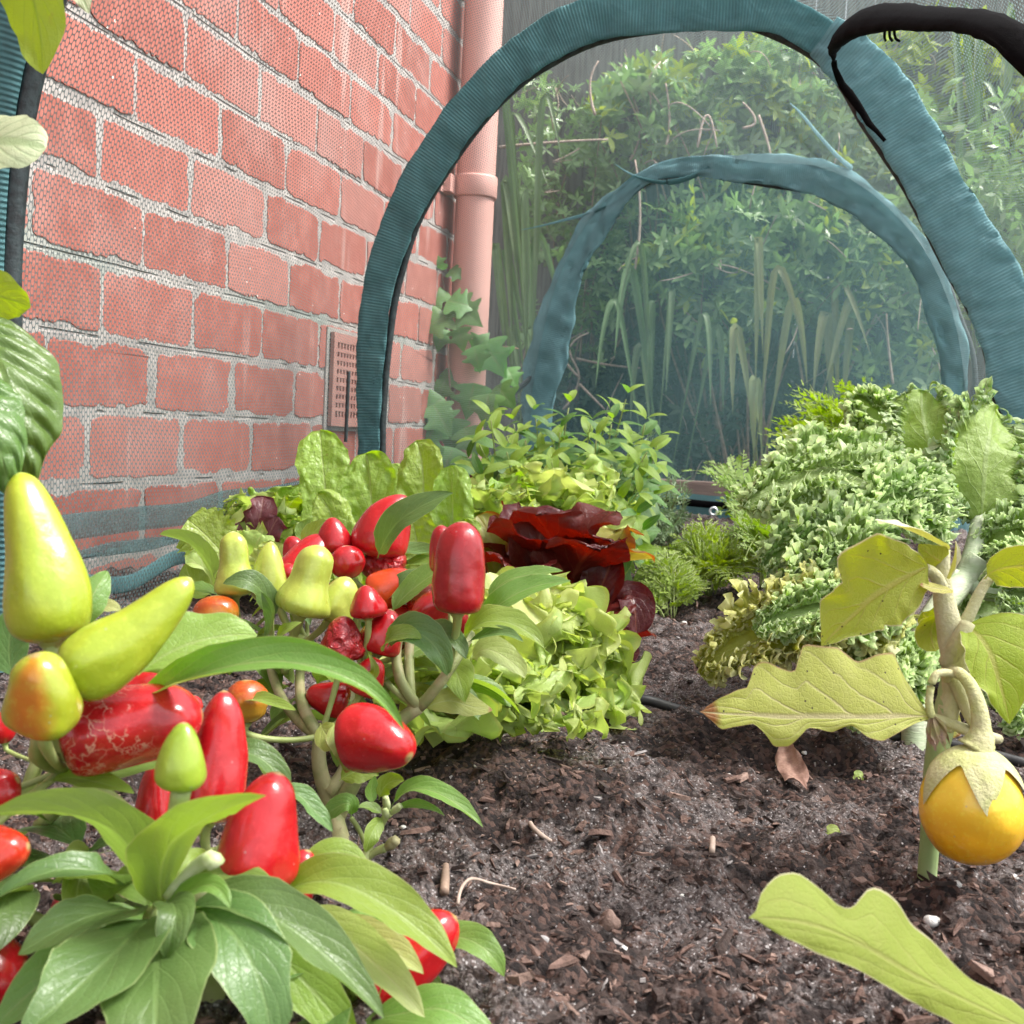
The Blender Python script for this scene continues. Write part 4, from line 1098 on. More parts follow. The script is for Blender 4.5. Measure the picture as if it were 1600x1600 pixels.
for k, (pts, rr) in enumerate([([(262, 1400, .37), (300, 1360, .365), (330, 1342, .36), (338, 1352, .36)], .0026)]):
    V_, F_, U_ = tube([P(*p) for p in pts], [.0022, .0020, .0026, .0034], 8, n=20); mesh('flower_bud', V_, F_, M['bud'], pa)

# ------------------------------------------------------------------ pepper plant in the middle of the bed
gB = G(548, 1345)
nB = [P(500, 1150, .60), P(655, 1105, .60), P(420, 1010, .66), P(565, 1040, .66), P(610, 950, .70), P(480, 1000, .68), P(735, 990, .62)]
pb = thing('pepper_plant', down(gB), 'bushy pepper plant crowded with small red, wrinkled and pale green peppers', 'pepper plant', 'pepper plants in the bed')
NODES[pb.name] = nB
g0 = ORG[pb.name]
stems(pb, [([g0, P(520, 1270, .60), P(500, 1200, .60), nB[0]], [.0075, .006, .005, .004]),
           ([P(520, 1290, .60), P(548, 1230, .60), P(590, 1160, .60), nB[1]], [.0055, .005, .0045, .004]),
           ([P(512, 1240, .60), P(545, 1190, .61), P(540, 1120, .63), nB[3]], [.005, .0045, .004, .003]),
           ([nB[0], P(470, 1090, .62), nB[5]], [.004, .003, .003]), ([nB[0], P(440, 1090, .63), nB[2]], [.004, .003, .003]),
           ([nB[1], P(625, 1060, .60), P(622, 1000, .62)], [.0035, .0032, .003]), ([P(645, 1108, .60), P(640, 1060, .605), P(640, 1000, .62)], .003),
           ([nB[3], nB[4]], .003), ([nB[1], P(700, 1050, .60), nB[6]], [.0035, .003, .003])], 'stem_dk')
for a_ in [
    ((368, 932, .64), (364, 830, .64), 31, 'p_lime', 'waist', (0, 0), 0, None, [(370, 960, .645), (385, 1010, .655), (420, 1040, .66)]),
    ((424, 940, .645), (424, 846, .645), 27, 'p_lime', 'cone', (-3, 0), 0, None, [(424, 960, .65), (425, 1000, .66)]),
    ((468, 962, .62), (502, 852, .62), 41, 'p_lime', 'waist', (-2, 4), 0, 'pale green pepper with a wide shoulder and narrow top', [(462, 985, .625), (452, 1010, .63), (445, 1050, .64)]),
    ((513, 968, .64), (546, 902, .64), 30, 'p_lime', 'blunt', (0, 0), 0, None, [(500, 985, .64), (470, 1010, .645), (450, 1040, .65)]),
    ((526, 866, .70), (518, 808, .70), 25, 'p_red', 'cone', (0, 0), .02, None, None),
    ((448, 930, .69), (512, 838, .70), 37, 'p_red', 'blunt', (-4, 0), 0, None, None),
    ((545, 905, .68), (540, 852, .68), 25, 'p_red', 'round', (0, 0), .03, None, None),
    ((470, 885, .71), (452, 838, .71), 20, 'p_red', 'blunt', (0, 0), 0, None, None),
    ((450, 912, .68), (452, 880, .68), 18, 'p_red', 'round', (0, 0), 0, None, None),
    ((585, 872, .70), (640, 778, .70), 42, 'p_red', 'cone', (-8, -6), 0, 'bright red pepper with a dark pointed leaf across it', None),
    ((632, 893, .70), (562, 886, .70), 25, 'p_wr', 'blunt', (0, -4), .5, 'shrivelled wrinkled red pepper on top of the cluster', None),
    ((580, 935, .66), (658, 908, .66), 30, 'p_or', 'blunt', (0, -4), 0, 'orange red pepper', None),
    ((575, 967, .60), (571, 914, .60), 27, 'p_red', 'cone', (0, 0), 0, None, [(575, 990, .60), (568, 1030, .605), (566, 1060, .61)]),
    ((532, 1032, .60), (538, 962, .60), 29, 'p_wr', 'blunt', (0, 0), .3, 'wrinkled dark red pepper low in the cluster', None),
    ((590, 1022, .61), (612, 952, .61), 31, 'p_red', 'blunt', (0, 0), 0, None, None),
    ((690, 985, .63), (652, 928, .66), 44, 'p_dkred', 'blunt', (6, 0), 0, None, None),
    ((640, 1000, .64), (625, 950, .66), 30, 'p_dkred', 'blunt', (0, 0), 0, None, None),
    ((715, 960, .58), (724, 814, .58), 40, 'p_dkred', 'block', (0, 0), .06, 'tall blocky red pepper standing highest on the right', [(713, 985, .585), (706, 1020, .59), (700, 1050, .60)]),
    ((700, 895, .61), (688, 820, .61), 24, 'p_dkred', 'blunt', (0, 0), 0, None, [(702, 930, .61), (705, 1000, .605)]),
    ((562, 1085, .60), (590, 1028, .60), 27, 'p_red', 'blunt', (0, 0), 0, None, None),
    ((545, 1100, .62), (478, 1082, .62), 26, 'p_red', 'blunt', (0, 0), 0, None, None),
    ((340, 988, .63), (337, 930, .63), 33, 'p_yo', 'round', (0, 0), 0, 'round pepper turning orange', None),
    ((385, 1130, .58), (385, 1062, .58), 30, 'p_yo', 'round', (0, 0), 0, None, None),
    ((545, 1150, .55), (641, 1184, .53), 50, 'p_red', 'blunt', (4, -8), 0, 'big glossy red pepper hanging sideways on the right', [(528, 1145, .56), (505, 1140, .59)]),
]:
    pepper(pb, a_[0], a_[1], a_[2]*(1.0 if a_[4] == 'block' else 1.1), a_[3], a_[4], a_[5], a_[6], label=a_[7], stalk=a_[8])
for (pts, wd, n_, mt, fo, *rest) in [
    ([(590, 872, .68), (618, 820, .665), (660, 790, .66), (709, 770, .66)], 58, (.2, .6, .75), 'pl_dark', .45),
    ([(610, 960, .64), (640, 925, .64), (690, 892, .64), (740, 888, .64)], 52, (-.1, .7, .65), 'pl_mid', .5),
    ([(600, 945, .66), (625, 915, .65), (660, 900, .65), (690, 885, .65)], 40, (-.3, .6, .7), 'pl_dark', .45),
    ([(605, 1012, .60), (640, 985, .585), (680, 1010, .58), (699, 1056, .58)], 66, (.0, .55, .8), 'pl_dark', .5),
    ([(600, 1020, .595), (612, 995, .585), (640, 990, .58), (660, 1000, .58)], 40, (-.3, .7, .6), 'pl_light', .4),
    ([(650, 1000, .60), (680, 985, .59), (710, 1000, .585), (728, 1030, .58)], 46, (.1, .75, .6), 'pl_dark', .5),
    ([(725, 1010, .60), (750, 975, .59), (800, 975, .585), (850, 1012, .58)], 62, (.1, .75, .6), 'pl_light', .5),
    ([(730, 1005, .59), (760, 992, .58), (790, 990, .575), (818, 1003, .57)], 32, (.0, .75, .6), 'pl_dark', .5),
    ([(745, 985, .62), (780, 945, .61), (830, 918, .61), (892, 908, .61)], 48, (-.2, .65, .75), 'pl_mid', .5),
    ([(760, 940, .63), (790, 908, .63), (830, 898, .63), (880, 892, .63)], 36, (-.2, .8, .6), 'pl_mid', .4),
    ([(735, 1035, .60), (760, 1015, .595), (800, 1035, .59), (820, 1060, .585)], 52, (.1, .7, .7), 'pl_pale', .4),
    ([(335, 905, .66), (318, 870, .655), (290, 846, .65), (249, 835, .65)], 50, (.3, .7, -.6), 'pl_mid', .55),
    ([(330, 930, .66), (300, 905, .66), (290, 880, .66)], 48, (-.3, .5, .8), 'pl_light', .3),
    ([(430, 968, .62), (410, 925, .615), (385, 908, .61), (348, 912, .61)], 46, (.2, .6, .75), 'pl_dark', .4),
    ([(410, 1000, .61), (425, 960, .60), (408, 925, .60)], 40, (-.7, .3, .7), 'pl_dark', .4),
    ([(340, 930, .65), (310, 920, .65), (280, 925, .65)], 34, (0, .9, .4), 'pl_mid', .4),
    ([(430, 1000, .61), (445, 985, .60), (472, 972, .60)], 26, (-.3, .6, .7), 'pl_light', .4),
    ([(470, 850, .72), (492, 830, .72), (510, 812, .72)], 34, (.2, .4, .9), 'pl_light', .3),
    ([(480, 850, .73), (475, 830, .73), (485, 812, .73)], 30, (.2, .4, .9), 'pl_mid', .3),
    ([(610, 850, .71), (640, 860, .71), (690, 865, .70)], 40, (.0, .8, .5), 'pl_dark', .5),
    ([(620, 890, .71), (655, 880, .70), (700, 885, .69)], 36, (.0, .8, .5), 'pl_mid', .5),
    ([(375, 1100, .58), (400, 1092, .57), (430, 1100, .565), (462, 1110, .56)], 32, (.0, .85, .5), 'pl_light', .5),
    ([(500, 1130, .57), (512, 1150, .56), (530, 1165, .55), (535, 1180, .55)], 46, (-.3, .5, .8), 'pl_yel', .25),
    ([(520, 1130, .56), (530, 1145, .555), (545, 1175, .55), (540, 1208, .55)], 54, (.3, .3, .9), 'pl_yel', .2),
    ([(530, 1220, .58), (560, 1205, .58), (592, 1212, .58)], 44, (0, .5, .85), 'pl_light', .3),
    ([(660, 1110, .60), (700, 1095, .60), (740, 1105, .60), (770, 1110, .60)], 46, (.0, .6, .8), 'pl_yel', .2),
    ([(610, 1085, .63), (600, 1060, .63), (620, 1040, .63)], 50, (-.3, .4, .9), 'pl_mid', .2),
    ([(560, 1060, .60), (585, 1050, .59), (575, 1020, .59)], 18, (.1, .4, .9), 'pl_light', .4),
    ([(400, 1180, .60), (430, 1215, .60), (460, 1240, .60)], 24, (.0, .6, .8), 'pl_light', .4),
    ([(440, 1190, .58), (430, 1225, .58), (440, 1265, .58)], 26, (-.6, .2, .8), 'pl_mid', .4)]:
    L(pb, mt, pts, wd, n_, fold=fo, nu=20, nv=7)
filler(pb, [P(450, 1060, .67), P(560, 1100, .66), P(620, 1000, .70), P(400, 1020, .69), P(500, 930, .72), P(680, 1050, .64)], 62, .014, .027, ['pl_dark', 'pl_mid', 'pl_light', 'pl_mid'], seed=9)

# the young shoot beside it
gS = G(560, 1372)
ps = thing('pepper_plant', down(gS), 'small young pepper shoot with flower buds and a drooping leaf, standing on bare soil', 'pepper plant', 'pepper plants in the bed')
s0 = ORG[ps.name]
n1 = P(600, 1280, .565)
stems(ps, [([s0, P(572, 1335, .565), n1, P(610, 1270, .565)], [.003, .0026, .0024, .002]), ([P(568, 1345, .565), P(585, 1332, .565), P(602, 1325, .565)], [.0024, .002, .0026]),
           ([P(572, 1322, .565), P(560, 1295, .565), P(548, 1278, .565)], .0014)])
for (pts, wd, n_, mt, fo) in [
    ([(610, 1262, .565), (645, 1233, .56), (695, 1245, .555), (755, 1293, .55)], 44, (.2, .8, .55), 'pl_mid', .6),
    ([(612, 1272, .565), (640, 1258, .56), (670, 1262, .557), (695, 1275, .555)], 22, (.1, .8, .5), 'pl_mid', .5),
    ([(592, 1250, .57), (605, 1225, .57), (632, 1220, .565)], 34, (-.1, .5, .8), 'pl_light', .3),
    ([(585, 1255, .57), (580, 1235, .57), (586, 1212, .57)], 24, (.6, .1, .8), 'pl_mid', .3),
    ([(600, 1272, .565), (580, 1263, .565), (560, 1262, .56)], 22, (0, .8, .6), 'pl_mid', .5),
    ([(600, 1278, .56), (588, 1290, .555), (578, 1310, .55), (572, 1332, .55)], 30, (.5, .3, .8), 'pl_light', .35),
    ([(548, 1278, .565), (545, 1255, .56), (525, 1262, .56), (500, 1285, .56)], 34, (.2, .6, .75), 'pl_mid', .4)]:
    L(ps, mt, pts, wd, n_, fold=fo, nu=18, nv=7)
for p_, q_ in (((606, 1268), (602, 1245)), ((612, 1270), (626, 1258)), ((604, 1276), (600, 1262))):
    V_, F_, U_ = tube([P(*p_, .56), P((p_[0]+q_[0])/2, (p_[1]+q_[1])/2, .558), P(*q_, .557)], [.0014, .0022, .0018], 8, n=10); mesh('flower_bud', V_, F_, M['bud'], ps)
V_, F_, U_ = tube([P(602, 1325, .565), P(612, 1318, .564), P(620, 1312, .563)], [.002, .0035, .0028], 8, n=10)
mesh('cut_end', V_+.0006*vnoise(V_*900)[:, None], F_, M['stem_dk'], ps)
# ------------------------------------------------------------------ eggplant
eg = thing('eggplant', down(G(1448, 1372)), 'eggplant with felted yellow green leaves and one hanging golden fruit', 'eggplant', 'eggplants in the bed')
e0 = ORG[eg.name]
de = .57
stems(eg, [([e0-A([0, 0, .03]), P(1455, 1280, de), P(1465, 1170, de), P(1490, 1060, de), P(1487, 1000, de), P(1475, 930, de), P(1474, 870, de)], [.006, .0054, .0056, .0064, .0074, .0054, .0036])], 'kstem')
stems(eg, [([P(1472, 1140, de-.001), P(1492, 1050, de-.001), P(1487, 1000, de-.001), P(1474, 930, de-.001), P(1475, 858, de-.001)], [.0063, .0068, .0078, .0057, .0034]),
           ([P(1492, 1010, de), P(1515, 960, de), P(1545, 905, de), P(1570, 900, de)], [.0045, .0035, .003, .0025]),
           ([P(1480, 1035, de), P(1500, 1000, de-.01), P(1512, 975, de-.01)], [.005, .0055, .0045]),
           ([P(1478, 945, de), P(1465, 905, de-.005), P(1445, 888, de-.01)], [.004, .0038, .003]),
           ([P(1560, 1155, de+.02), P(1510, 1140, de), P(1450, 1120, de-.01), P(1400, 1119, de-.015)], [.003, .0034, .003, .002]),
           ([P(1480, 1050, de-.006), P(1500, 1085, de-.008), P(1515, 1120, de-.006), P(1530, 1140, de)], [.003, .0034, .003, .0028])], 'egstem', 'branch')
L(eg, 'eg', [(1450, 885, .55), (1370, 930, .545), (1320, 975, .545), (1283, 1010, .545)], 200, (-.1, .25, -.95), lr=(([0, .05, .29, .5, .56, .585, .7, .8, .92, 1], [0, 32, 96, 114, 112, 72, 70, 66, 26, 0]), ([0, .05, .14, .39, .52, .64, .76, .9, 1], [0, 30, 47, 60, 46, 42, 28, 12, 0]))[::-1], fold=-.12, ruf=((.04, 3, 2),), nu=40, nv=13, label='broad lobed leaf lit from behind')
L(eg, 'eg_under', [(1450, 1119, .545), (1330, 1122, .53), (1210, 1120, .525), (1093, 1112, .52)], 200, (0, .2, .95), lr=(([0, .05, .11, .15, .25, .336, .42, .55, .575, .59, .68, .75, .79, .80, .86, .93, 1], [5, 30, 66, 104, 98, 88, 112, 116, 112, 72, 78, 84, 76, 44, 38, 24, 0]), ([0, .07, .14, .24, .31, .37, .46, .56, .63, .69, .78, .84, .9, 1], [5, 10, 18, 32, 28, 12, 20, 14, 48, 42, 10, 16, 24, 0])), fold=.12, ruf=((.03, 3, 2),), nu=70, nv=15, label='long lobed leaf with a burnt brown tip')
L(eg, 'eg', [(1508, 978, .56), (1540, 1010, .55), (1562, 1070, .545), (1578, 1132, .545)], 200, (.1, .2, .95), lr=(([0, .05, .2, .4, .6, .8, 1], [0, 20, 42, 48, 40, 24, 0]), ([0, .04, .15, .35, .55, .7, .85, 1], [0, 40, 86, 92, 74, 48, 26, 0])), fold=.25, ruf=((.05, 3, 2),), nu=36, nv=13)
L(eg, 'eg', [(1538, 905, .56), (1560, 890, .56), (1620, 885, .56), (1680, 890, .56)], 80, (0, .5, -.85), prof='ovate', fold=.1, nu=24)
L(eg, 'eg_white', [(1488, 862, .565), (1455, 845, .56), (1410, 825, .55), (1366, 812, .545)], 46, (-.1, .9, .35), prof='ovate', fold=.5, nu=24, label='small leaf frosted white above')
L(eg, 'eg', [(1476, 880, .57), (1455, 868, .56), (1435, 850, .56)], 50, (.1, .3, -.9), prof='ovate', fold=.2)
L(eg, 'eg_white', [(1478, 905, .56), (1490, 870, .555), (1493, 845, .555)], 34, (.8, .1, .6), prof='ovate', fold=.6)
L(eg, 'eg_under', [(1490, 922, .555), (1465, 920, .55), (1437, 914, .548)], 26, (0, .8, .6), prof='ell', fold=.2)
L(eg, 'eg', [(1470, 960, .575), (1455, 985, .58), (1462, 1018, .58)], 56, (-.2, .2, -.9), prof='ell', fold=.1)
L(eg, 'eg', [(1440, 955, .58), (1450, 965, .58), (1475, 970, .58)], 44, (-.2, .5, -.9), prof='ell', fold=.1)
L(eg, 'eg_under', [(1490, 1075, .575), (1478, 1110, .58), (1500, 1150, .58)], 44, (.3, .1, .9), prof='ell', fold=.2)
# fruit
fc = P(1518, 1262, .535); Rf = 79*.535*SC/F_PX
fr = pepper(eg, (1521, 1172, .535), (1516, 1350, .535), 79, 'eggfruit', 'egg', lob=.0, name='fruit', nst=False, label='golden yellow round eggplant fruit')
b = MB()
top = P(1523, 1168, .535); axd = norm(fc-top)
S_ = norm(np.cross(axd, Fv)); B_ = np.cross(axd, S_)
na, nrw = 90, 22
V_ = []
for i in range(nrw):
    u = i/(nrw-1)
    for j in range(na):
        th = 2*PI*j/na
        k5 = (th*5/(2*PI)+.18) % 1
        sp = abs(k5-.5)*2                                # 0 at a sepal's midrib
        ext = .66+.74*(1-sp)**1.4+.05*vnoise(A([math.cos(th)*3, math.sin(th)*3, 1.]))
        phi = u*ext*1.12+.02
        r_o = 1.035+.03*(1-u)+.03*vnoise(A([math.cos(th)*4, math.sin(th)*4, u*4]))
        rr = Rf*r_o*math.sin(phi)*(1.0)
        dp_ = Rf*1.14*r_o*(1-math.cos(phi))
        V_.append(top-axd*Rf*.05+axd*dp_+(S_*math.cos(th)+B_*math.sin(th))*rr)
b.add(A(V_), grid_faces(nrw, na, True))
b.build('calyx', M['calyx'], fr)
V_, F_, U_ = tube([P(1478, 1060, .56), P(1495, 1050, .548), P(1516, 1070, .54), P(1530, 1110, .536), P(1532, 1150, .535), P(1524, 1172, .535)], [.0028, .0029, .0034, .0041, .0052, .010], 12, n=40)
mesh('fruit_stalk', V_, F_, M['calyx'], fr)
# withered flower
V_, F_, U_ = tube([P(1510, 1062, .55), P(1485, 1052, .548), P(1462, 1055, .546), P(1452, 1090, .545), P(1456, 1120, .545)], [.0022, .0022, .0022, .002, .0024], 9, n=30)
fl = mesh('flower_stalk', V_, F_, M['calyx'], eg)
b = MB()
for k in range(6):
    a = k*PI/3
    d = A([math.cos(a), math.sin(a)*.6])
    V, Fc, uv = leafgeo([P(1457, 1118, .545), P(1463+d[0]*10, 1142+d[1]*4, .545), P(1470+d[0]*16, 1168+d[1]*10, .545+.004*d[1])], lambda t: .0035*np.sin(np.clip(t*1.1, 0, 1)*PI)+.0005, lambda t: .0035*np.sin(np.clip(t*1.1, 0, 1)*PI)+.0005, cv((math.cos(a), .3, math.sin(a))), .4, .2, (), 10, 5)
    b.add(V, Fc, uv)
b.build('withered_flower', M['flower'], fl)

e2n = P(1790, 1640, .43)
eg2 = thing('eggplant', down(e2n, .01, .01), 'second eggplant reaching one lobed leaf into the lower right corner', 'eggplant', 'eggplants in the bed')
stems(eg2, [([ORG[eg2.name]-A([0, 0, .03]), (ORG[eg2.name]+e2n)/2+A([.004, 0, 0]), e2n, e2n+A([.005, .01, .09])], [.006, .0055, .005, .0035]), ([e2n, P(1760, 1655, .415), P(1715, 1668, .40)], [.0035, .003, .0028])], 'egstem')
L(eg2, 'eg_dim', [(1720, 1670, .40), (1600, 1606, .37), (1430, 1525, .345), (1300, 1455, .335), (1170, 1434, .33)], 200, (-.1, .55, .75), lr=(([0, .2, .4, .5, .6, .71, .745, .77, .80, .83, .865, .90, .94, .97, 1], [10, 30, 36, 46, 66, 100, 104, 96, 50, 40, 66, 84, 70, 44, 0]), ([0, .2, .4, .55, .7, .85, .95, 1], [10, 40, 50, 40, 36, 34, 24, 0])), fold=-.08, ruf=((.03, 3, 2),), nu=80, nv=13)
L(eg2, 'eg', [(1795, 1600, .43), (1860, 1560, .44), (1930, 1590, .45)], 120, (0, .6, .7), prof='ovate', fold=.1)
# ------------------------------------------------------------------ leafy plant at the left edge
lf = thing('broadleaf_plant', down(PX(-120, 1200, -.36)), 'tall plant at the left edge with one big crinkled leaf', 'plant')
l0 = ORG[lf.name]
stems(lf, [([l0, P(-90, 700, .47), P(-70, 300, .47), P(-30, -120, .47)], [.005, .004, .0035, .003])])
L(lf, 'crink', [(-60, 480, .45), (-5, 560, .43), (28, 660, .425), (40, 770, .43)], 172, (.35, .25, .9), prof='ovate', fold=-.25, droop=.35, ruf=((.05, 4, 2),), nu=160, nv=51, nsm=.03, cor=(.12, 9, .15), label='big crinkled dark green leaf')
L(lf, 'crink', [(-80, 560, .43), (-40, 620, .41), (-5, 690, .405), (15, 780, .41)], 120, (.25, .35, .9), prof='ovate', fold=-.2, droop=.3, ruf=((.05, 4, 2),), nu=120, nv=41, nsm=.03, cor=(.12, 8, .15))
L(lf, 'varieg', [(-70, 235, .46), (-20, 222, .455), (30, 222, .45), (72, 232, .45)], 112, (.1, .35, .9), prof='ell', fold=.08, nu=30, label='pale variegated round leaf')
L(lf, 'backlit', [(20, -130, .46), (40, -40, .45), (60, 40, .45), (67, 116, .45)], 118, (.2, -.1, -.95), prof='ovate', fold=.15, nu=30, label='bright leaf hanging into the top left corner')
L(lf, 'backlit', [(-60, 470, .45), (-20, 462, .45), (20, 470, .45), (48, 480, .45)], 88, (0, .3, -.95), prof='ovate', fold=.12)
L(lf, 'varieg', [(95, -70, .5), (112, -30, .5), (130, 0, .5), (139, 22, .5)], 40, (.2, .2, .95), prof='ovate', fold=.15)

# ------------------------------------------------------------------ lettuces
def lettuce(name, lab, px, py, **k):
    c = G(px, py); c[2] = zs(c[0], c[1])
    return thing(name, c, lab, 'lettuce', 'lettuces in the bed'), c
ro, c = lettuce('oak_leaf_lettuce', 'big frilly pale green oak leaf lettuce beside the path', 806, 1105)
rosette(ro, c, .092, .108, 34, ['oak', 'oak', 'oak_pale'], 'oak', seed=2, wk=.8, elo=-2, ehi=80, nu=170, nv=23)
ro, c = lettuce('oak_leaf_lettuce', 'low sprawling pale green lettuce with torn leaves at the front', 735, 1195)
rosette(ro, c, .075, .07, 13, ['oak', 'oak_pale'], 'oak', seed=8, wk=.7, elo=8, ehi=75)
ro, c = lettuce('red_lettuce', 'glossy dark red lettuce head behind the frilly green one', 868, 1005)
rosette(ro, c, .085, .175, 17, ['red', 'red', 'red', 'redgreen'], 'smooth', seed=4, wk=.62, elo=8, ehi=80, nu=60)
for (pts, wd, n_, mt) in [
    ([(850, 960, 1.19), (845, 900, 1.16), (842, 860, 1.15), (848, 816, 1.16)], 92, (-.05, .2, .95), 'red'),
    ([(880, 980, 1.20), (885, 900, 1.19), (872, 850, 1.2), (866, 808, 1.22)], 80, (.4, .2, .9), 'red'),
    ([(900, 990, 1.17), (920, 950, 1.14), (945, 905, 1.13), (955, 872, 1.14)], 66, (-.1, .3, .9), 'red'),
    ([(780, 930, 1.2), (770, 880, 1.2), (765, 840, 1.21), (745, 806, 1.22)], 60, (.3, .3, .9), 'redgreen'),
    ([(930, 1010, 1.15), (965, 960, 1.13), (985, 935, 1.12), (995, 990, 1.11)], 60, (.2, .6, .8), 'red'),
    ([(940, 1060, 1.05), (975, 1030, 1.03), (1000, 1020, 1.02)], 50, (.1, .5, .8), 'bronze'),
    ([(940, 1110, .95), (965, 1090, .94), (985, 1110, .93)], 50, (.1, .5, .8), 'bronze'),
    ([(880, 830, 1.22), (910, 815, 1.22), (930, 805, 1.22)], 30, (.0, .7, .7), 'redgreen')]:
    L(ro, mt, pts, wd, n_, prof='obov', fold=.2, droop=-.15, ruf=((.14, 3, 2), (.05, 7, 3)), nu=44, nv=15, nsm=.1)
ro, c = lettuce('frilly_lettuce', 'bright yellow green frilly lettuce between the red lettuce and the mint', 868, 935)
rosette(ro, c, .055, .215, 22, ['oak_pale', 'oak_pale', 'oak'], 'oak', seed=11, wk=.36, elo=45, ehi=84, nu=70)
ro, c = lettuce('frilly_lettuce', 'mid green fringed lettuce beside the upright cos leaves', 772, 945)
rosette(ro, c, .035, .165, 12, ['oak', 'cos'], 'frill', seed=12, wk=.4, elo=50, ehi=86, nu=70)
ro, c = lettuce('red_lettuce', 'small red tufted lettuce behind the yellow green one', 806, 905)
rosette(ro, c, .055, .185, 9, ['red', 'bronze'], 'oak', seed=13, wk=.4, elo=55, ehi=86, nu=50)
ro, c = lettuce('cos_lettuce', 'tall upright cos lettuce with crinkled green leaves by the wall', 590, 985)
for (pts, wd, n_) in [
    ([(545, 960, 1.16), (520, 850, 1.15), (508, 760, 1.16), (500, 672, 1.18)], 104, (.15, .2, .95)),
    ([(590, 960, 1.14), (578, 860, 1.13), (580, 780, 1.13), (572, 708, 1.15)], 108, (-.2, .2, .95)),
    ([(640, 960, 1.17), (650, 850, 1.17), (662, 760, 1.18), (652, 690, 1.2)], 100, (-.25, .2, .95)),
    ([(680, 960, 1.15), (702, 880, 1.14), (708, 800, 1.14), (702, 727, 1.15)], 84, (-.2, .2, .95)),
    ([(610, 960, 1.2), (610, 850, 1.21), (612, 780, 1.22), (610, 724, 1.24)], 90, (.0, .3, .95)),
    ([(560, 980, 1.1), (540, 880, 1.1), (520, 810, 1.1), (496, 770, 1.1)], 80, (.2, .3, .9)),
    ([(640, 980, 1.1), (660, 900, 1.1), (650, 840, 1.1), (640, 800, 1.1)], 90, (-.1, .3, .9)),
    ([(690, 980, 1.1), (720, 900, 1.1), (728, 850, 1.1), (725, 810, 1.1)], 70, (-.3, .3, .9))]:
    L(ro, 'cos', pts, wd, n_, prof='cos', fold=.24, droop=.1, ruf=((.08, 5, 1.5), (.05, 13, 3)), nu=90, nv=35, nsm=.2, crk=(.03, 44, .35, 4))
ro, c = lettuce('frilly_lettuce', 'small green frilly lettuce against the net at the foot of the wall', 420, 965)
rosette(ro, c, .085, .15, 16, ['oak', 'cos'], 'frill', seed=14, wk=.5, elo=38, ehi=84, nu=70)
ro, c = lettuce('red_lettuce', 'little bronze red lettuce tip close to the wall', 392, 945)
for (pts, wd, n_) in [([(405, 880, 1.17), (402, 830, 1.16), (408, 800, 1.16), (412, 775, 1.17)], 50, (.1, .2, .95)), ([(385, 880, 1.17), (385, 845, 1.16), (380, 825, 1.16), (370, 812, 1.16)], 46, (.1, .5, .8)), ([(415, 880, 1.15), (420, 840, 1.15), (428, 820, 1.15), (436, 808, 1.15)], 44, (.1, .5, .8))]:
    L(ro, 'bronze', pts, wd, n_, prof='obov', fold=.2, ruf=((.2, 4, 2), (.1, 9, 3)), nu=40, nv=13, nsm=.1, lob=((.2, 7),))
ro, c = lettuce('frilly_lettuce', 'bright green toothed lettuce leaf rising behind the pale green peppers', 345, 1005)
L(ro, 'cos', [(380, 930, .98), (350, 870, .97), (325, 840, .97), (293, 812, .97)], 92, (-.1, .6, .75), prof='obov', fold=.2, ruf=((.12, 5, 2), (.06, 15, 3)), nu=60, nv=15, nsm=.1, lob=((.10, 31),))
L(ro, 'oak', [(390, 930, 1.0), (390, 880, .98), (400, 855, .97), (410, 835, .97)], 80, (.1, .6, .75), prof='obov', fold=.2, ruf=((.2, 5, 2), (.1, 15, 3)), nu=60, nv=15, nsm=.1)
L(ro, 'oak', [(390, 940, .95), (420, 890, .94), (430, 870, .94), (440, 850, .94)], 70, (.1, .6, .75), prof='obov', fold=.2, ruf=((.2, 5, 2), (.1, 15, 3)), nu=60, nv=15, nsm=.1)
L(ro, 'oak', [(340, 930, .95), (320, 890, .94), (305, 880, .94), (290, 880, .94)], 60, (-.1, .6, .75), prof='obov', fold=.2, ruf=((.2, 5, 2), (.1, 15, 3)), nu=60, nv=15, nsm=.1)

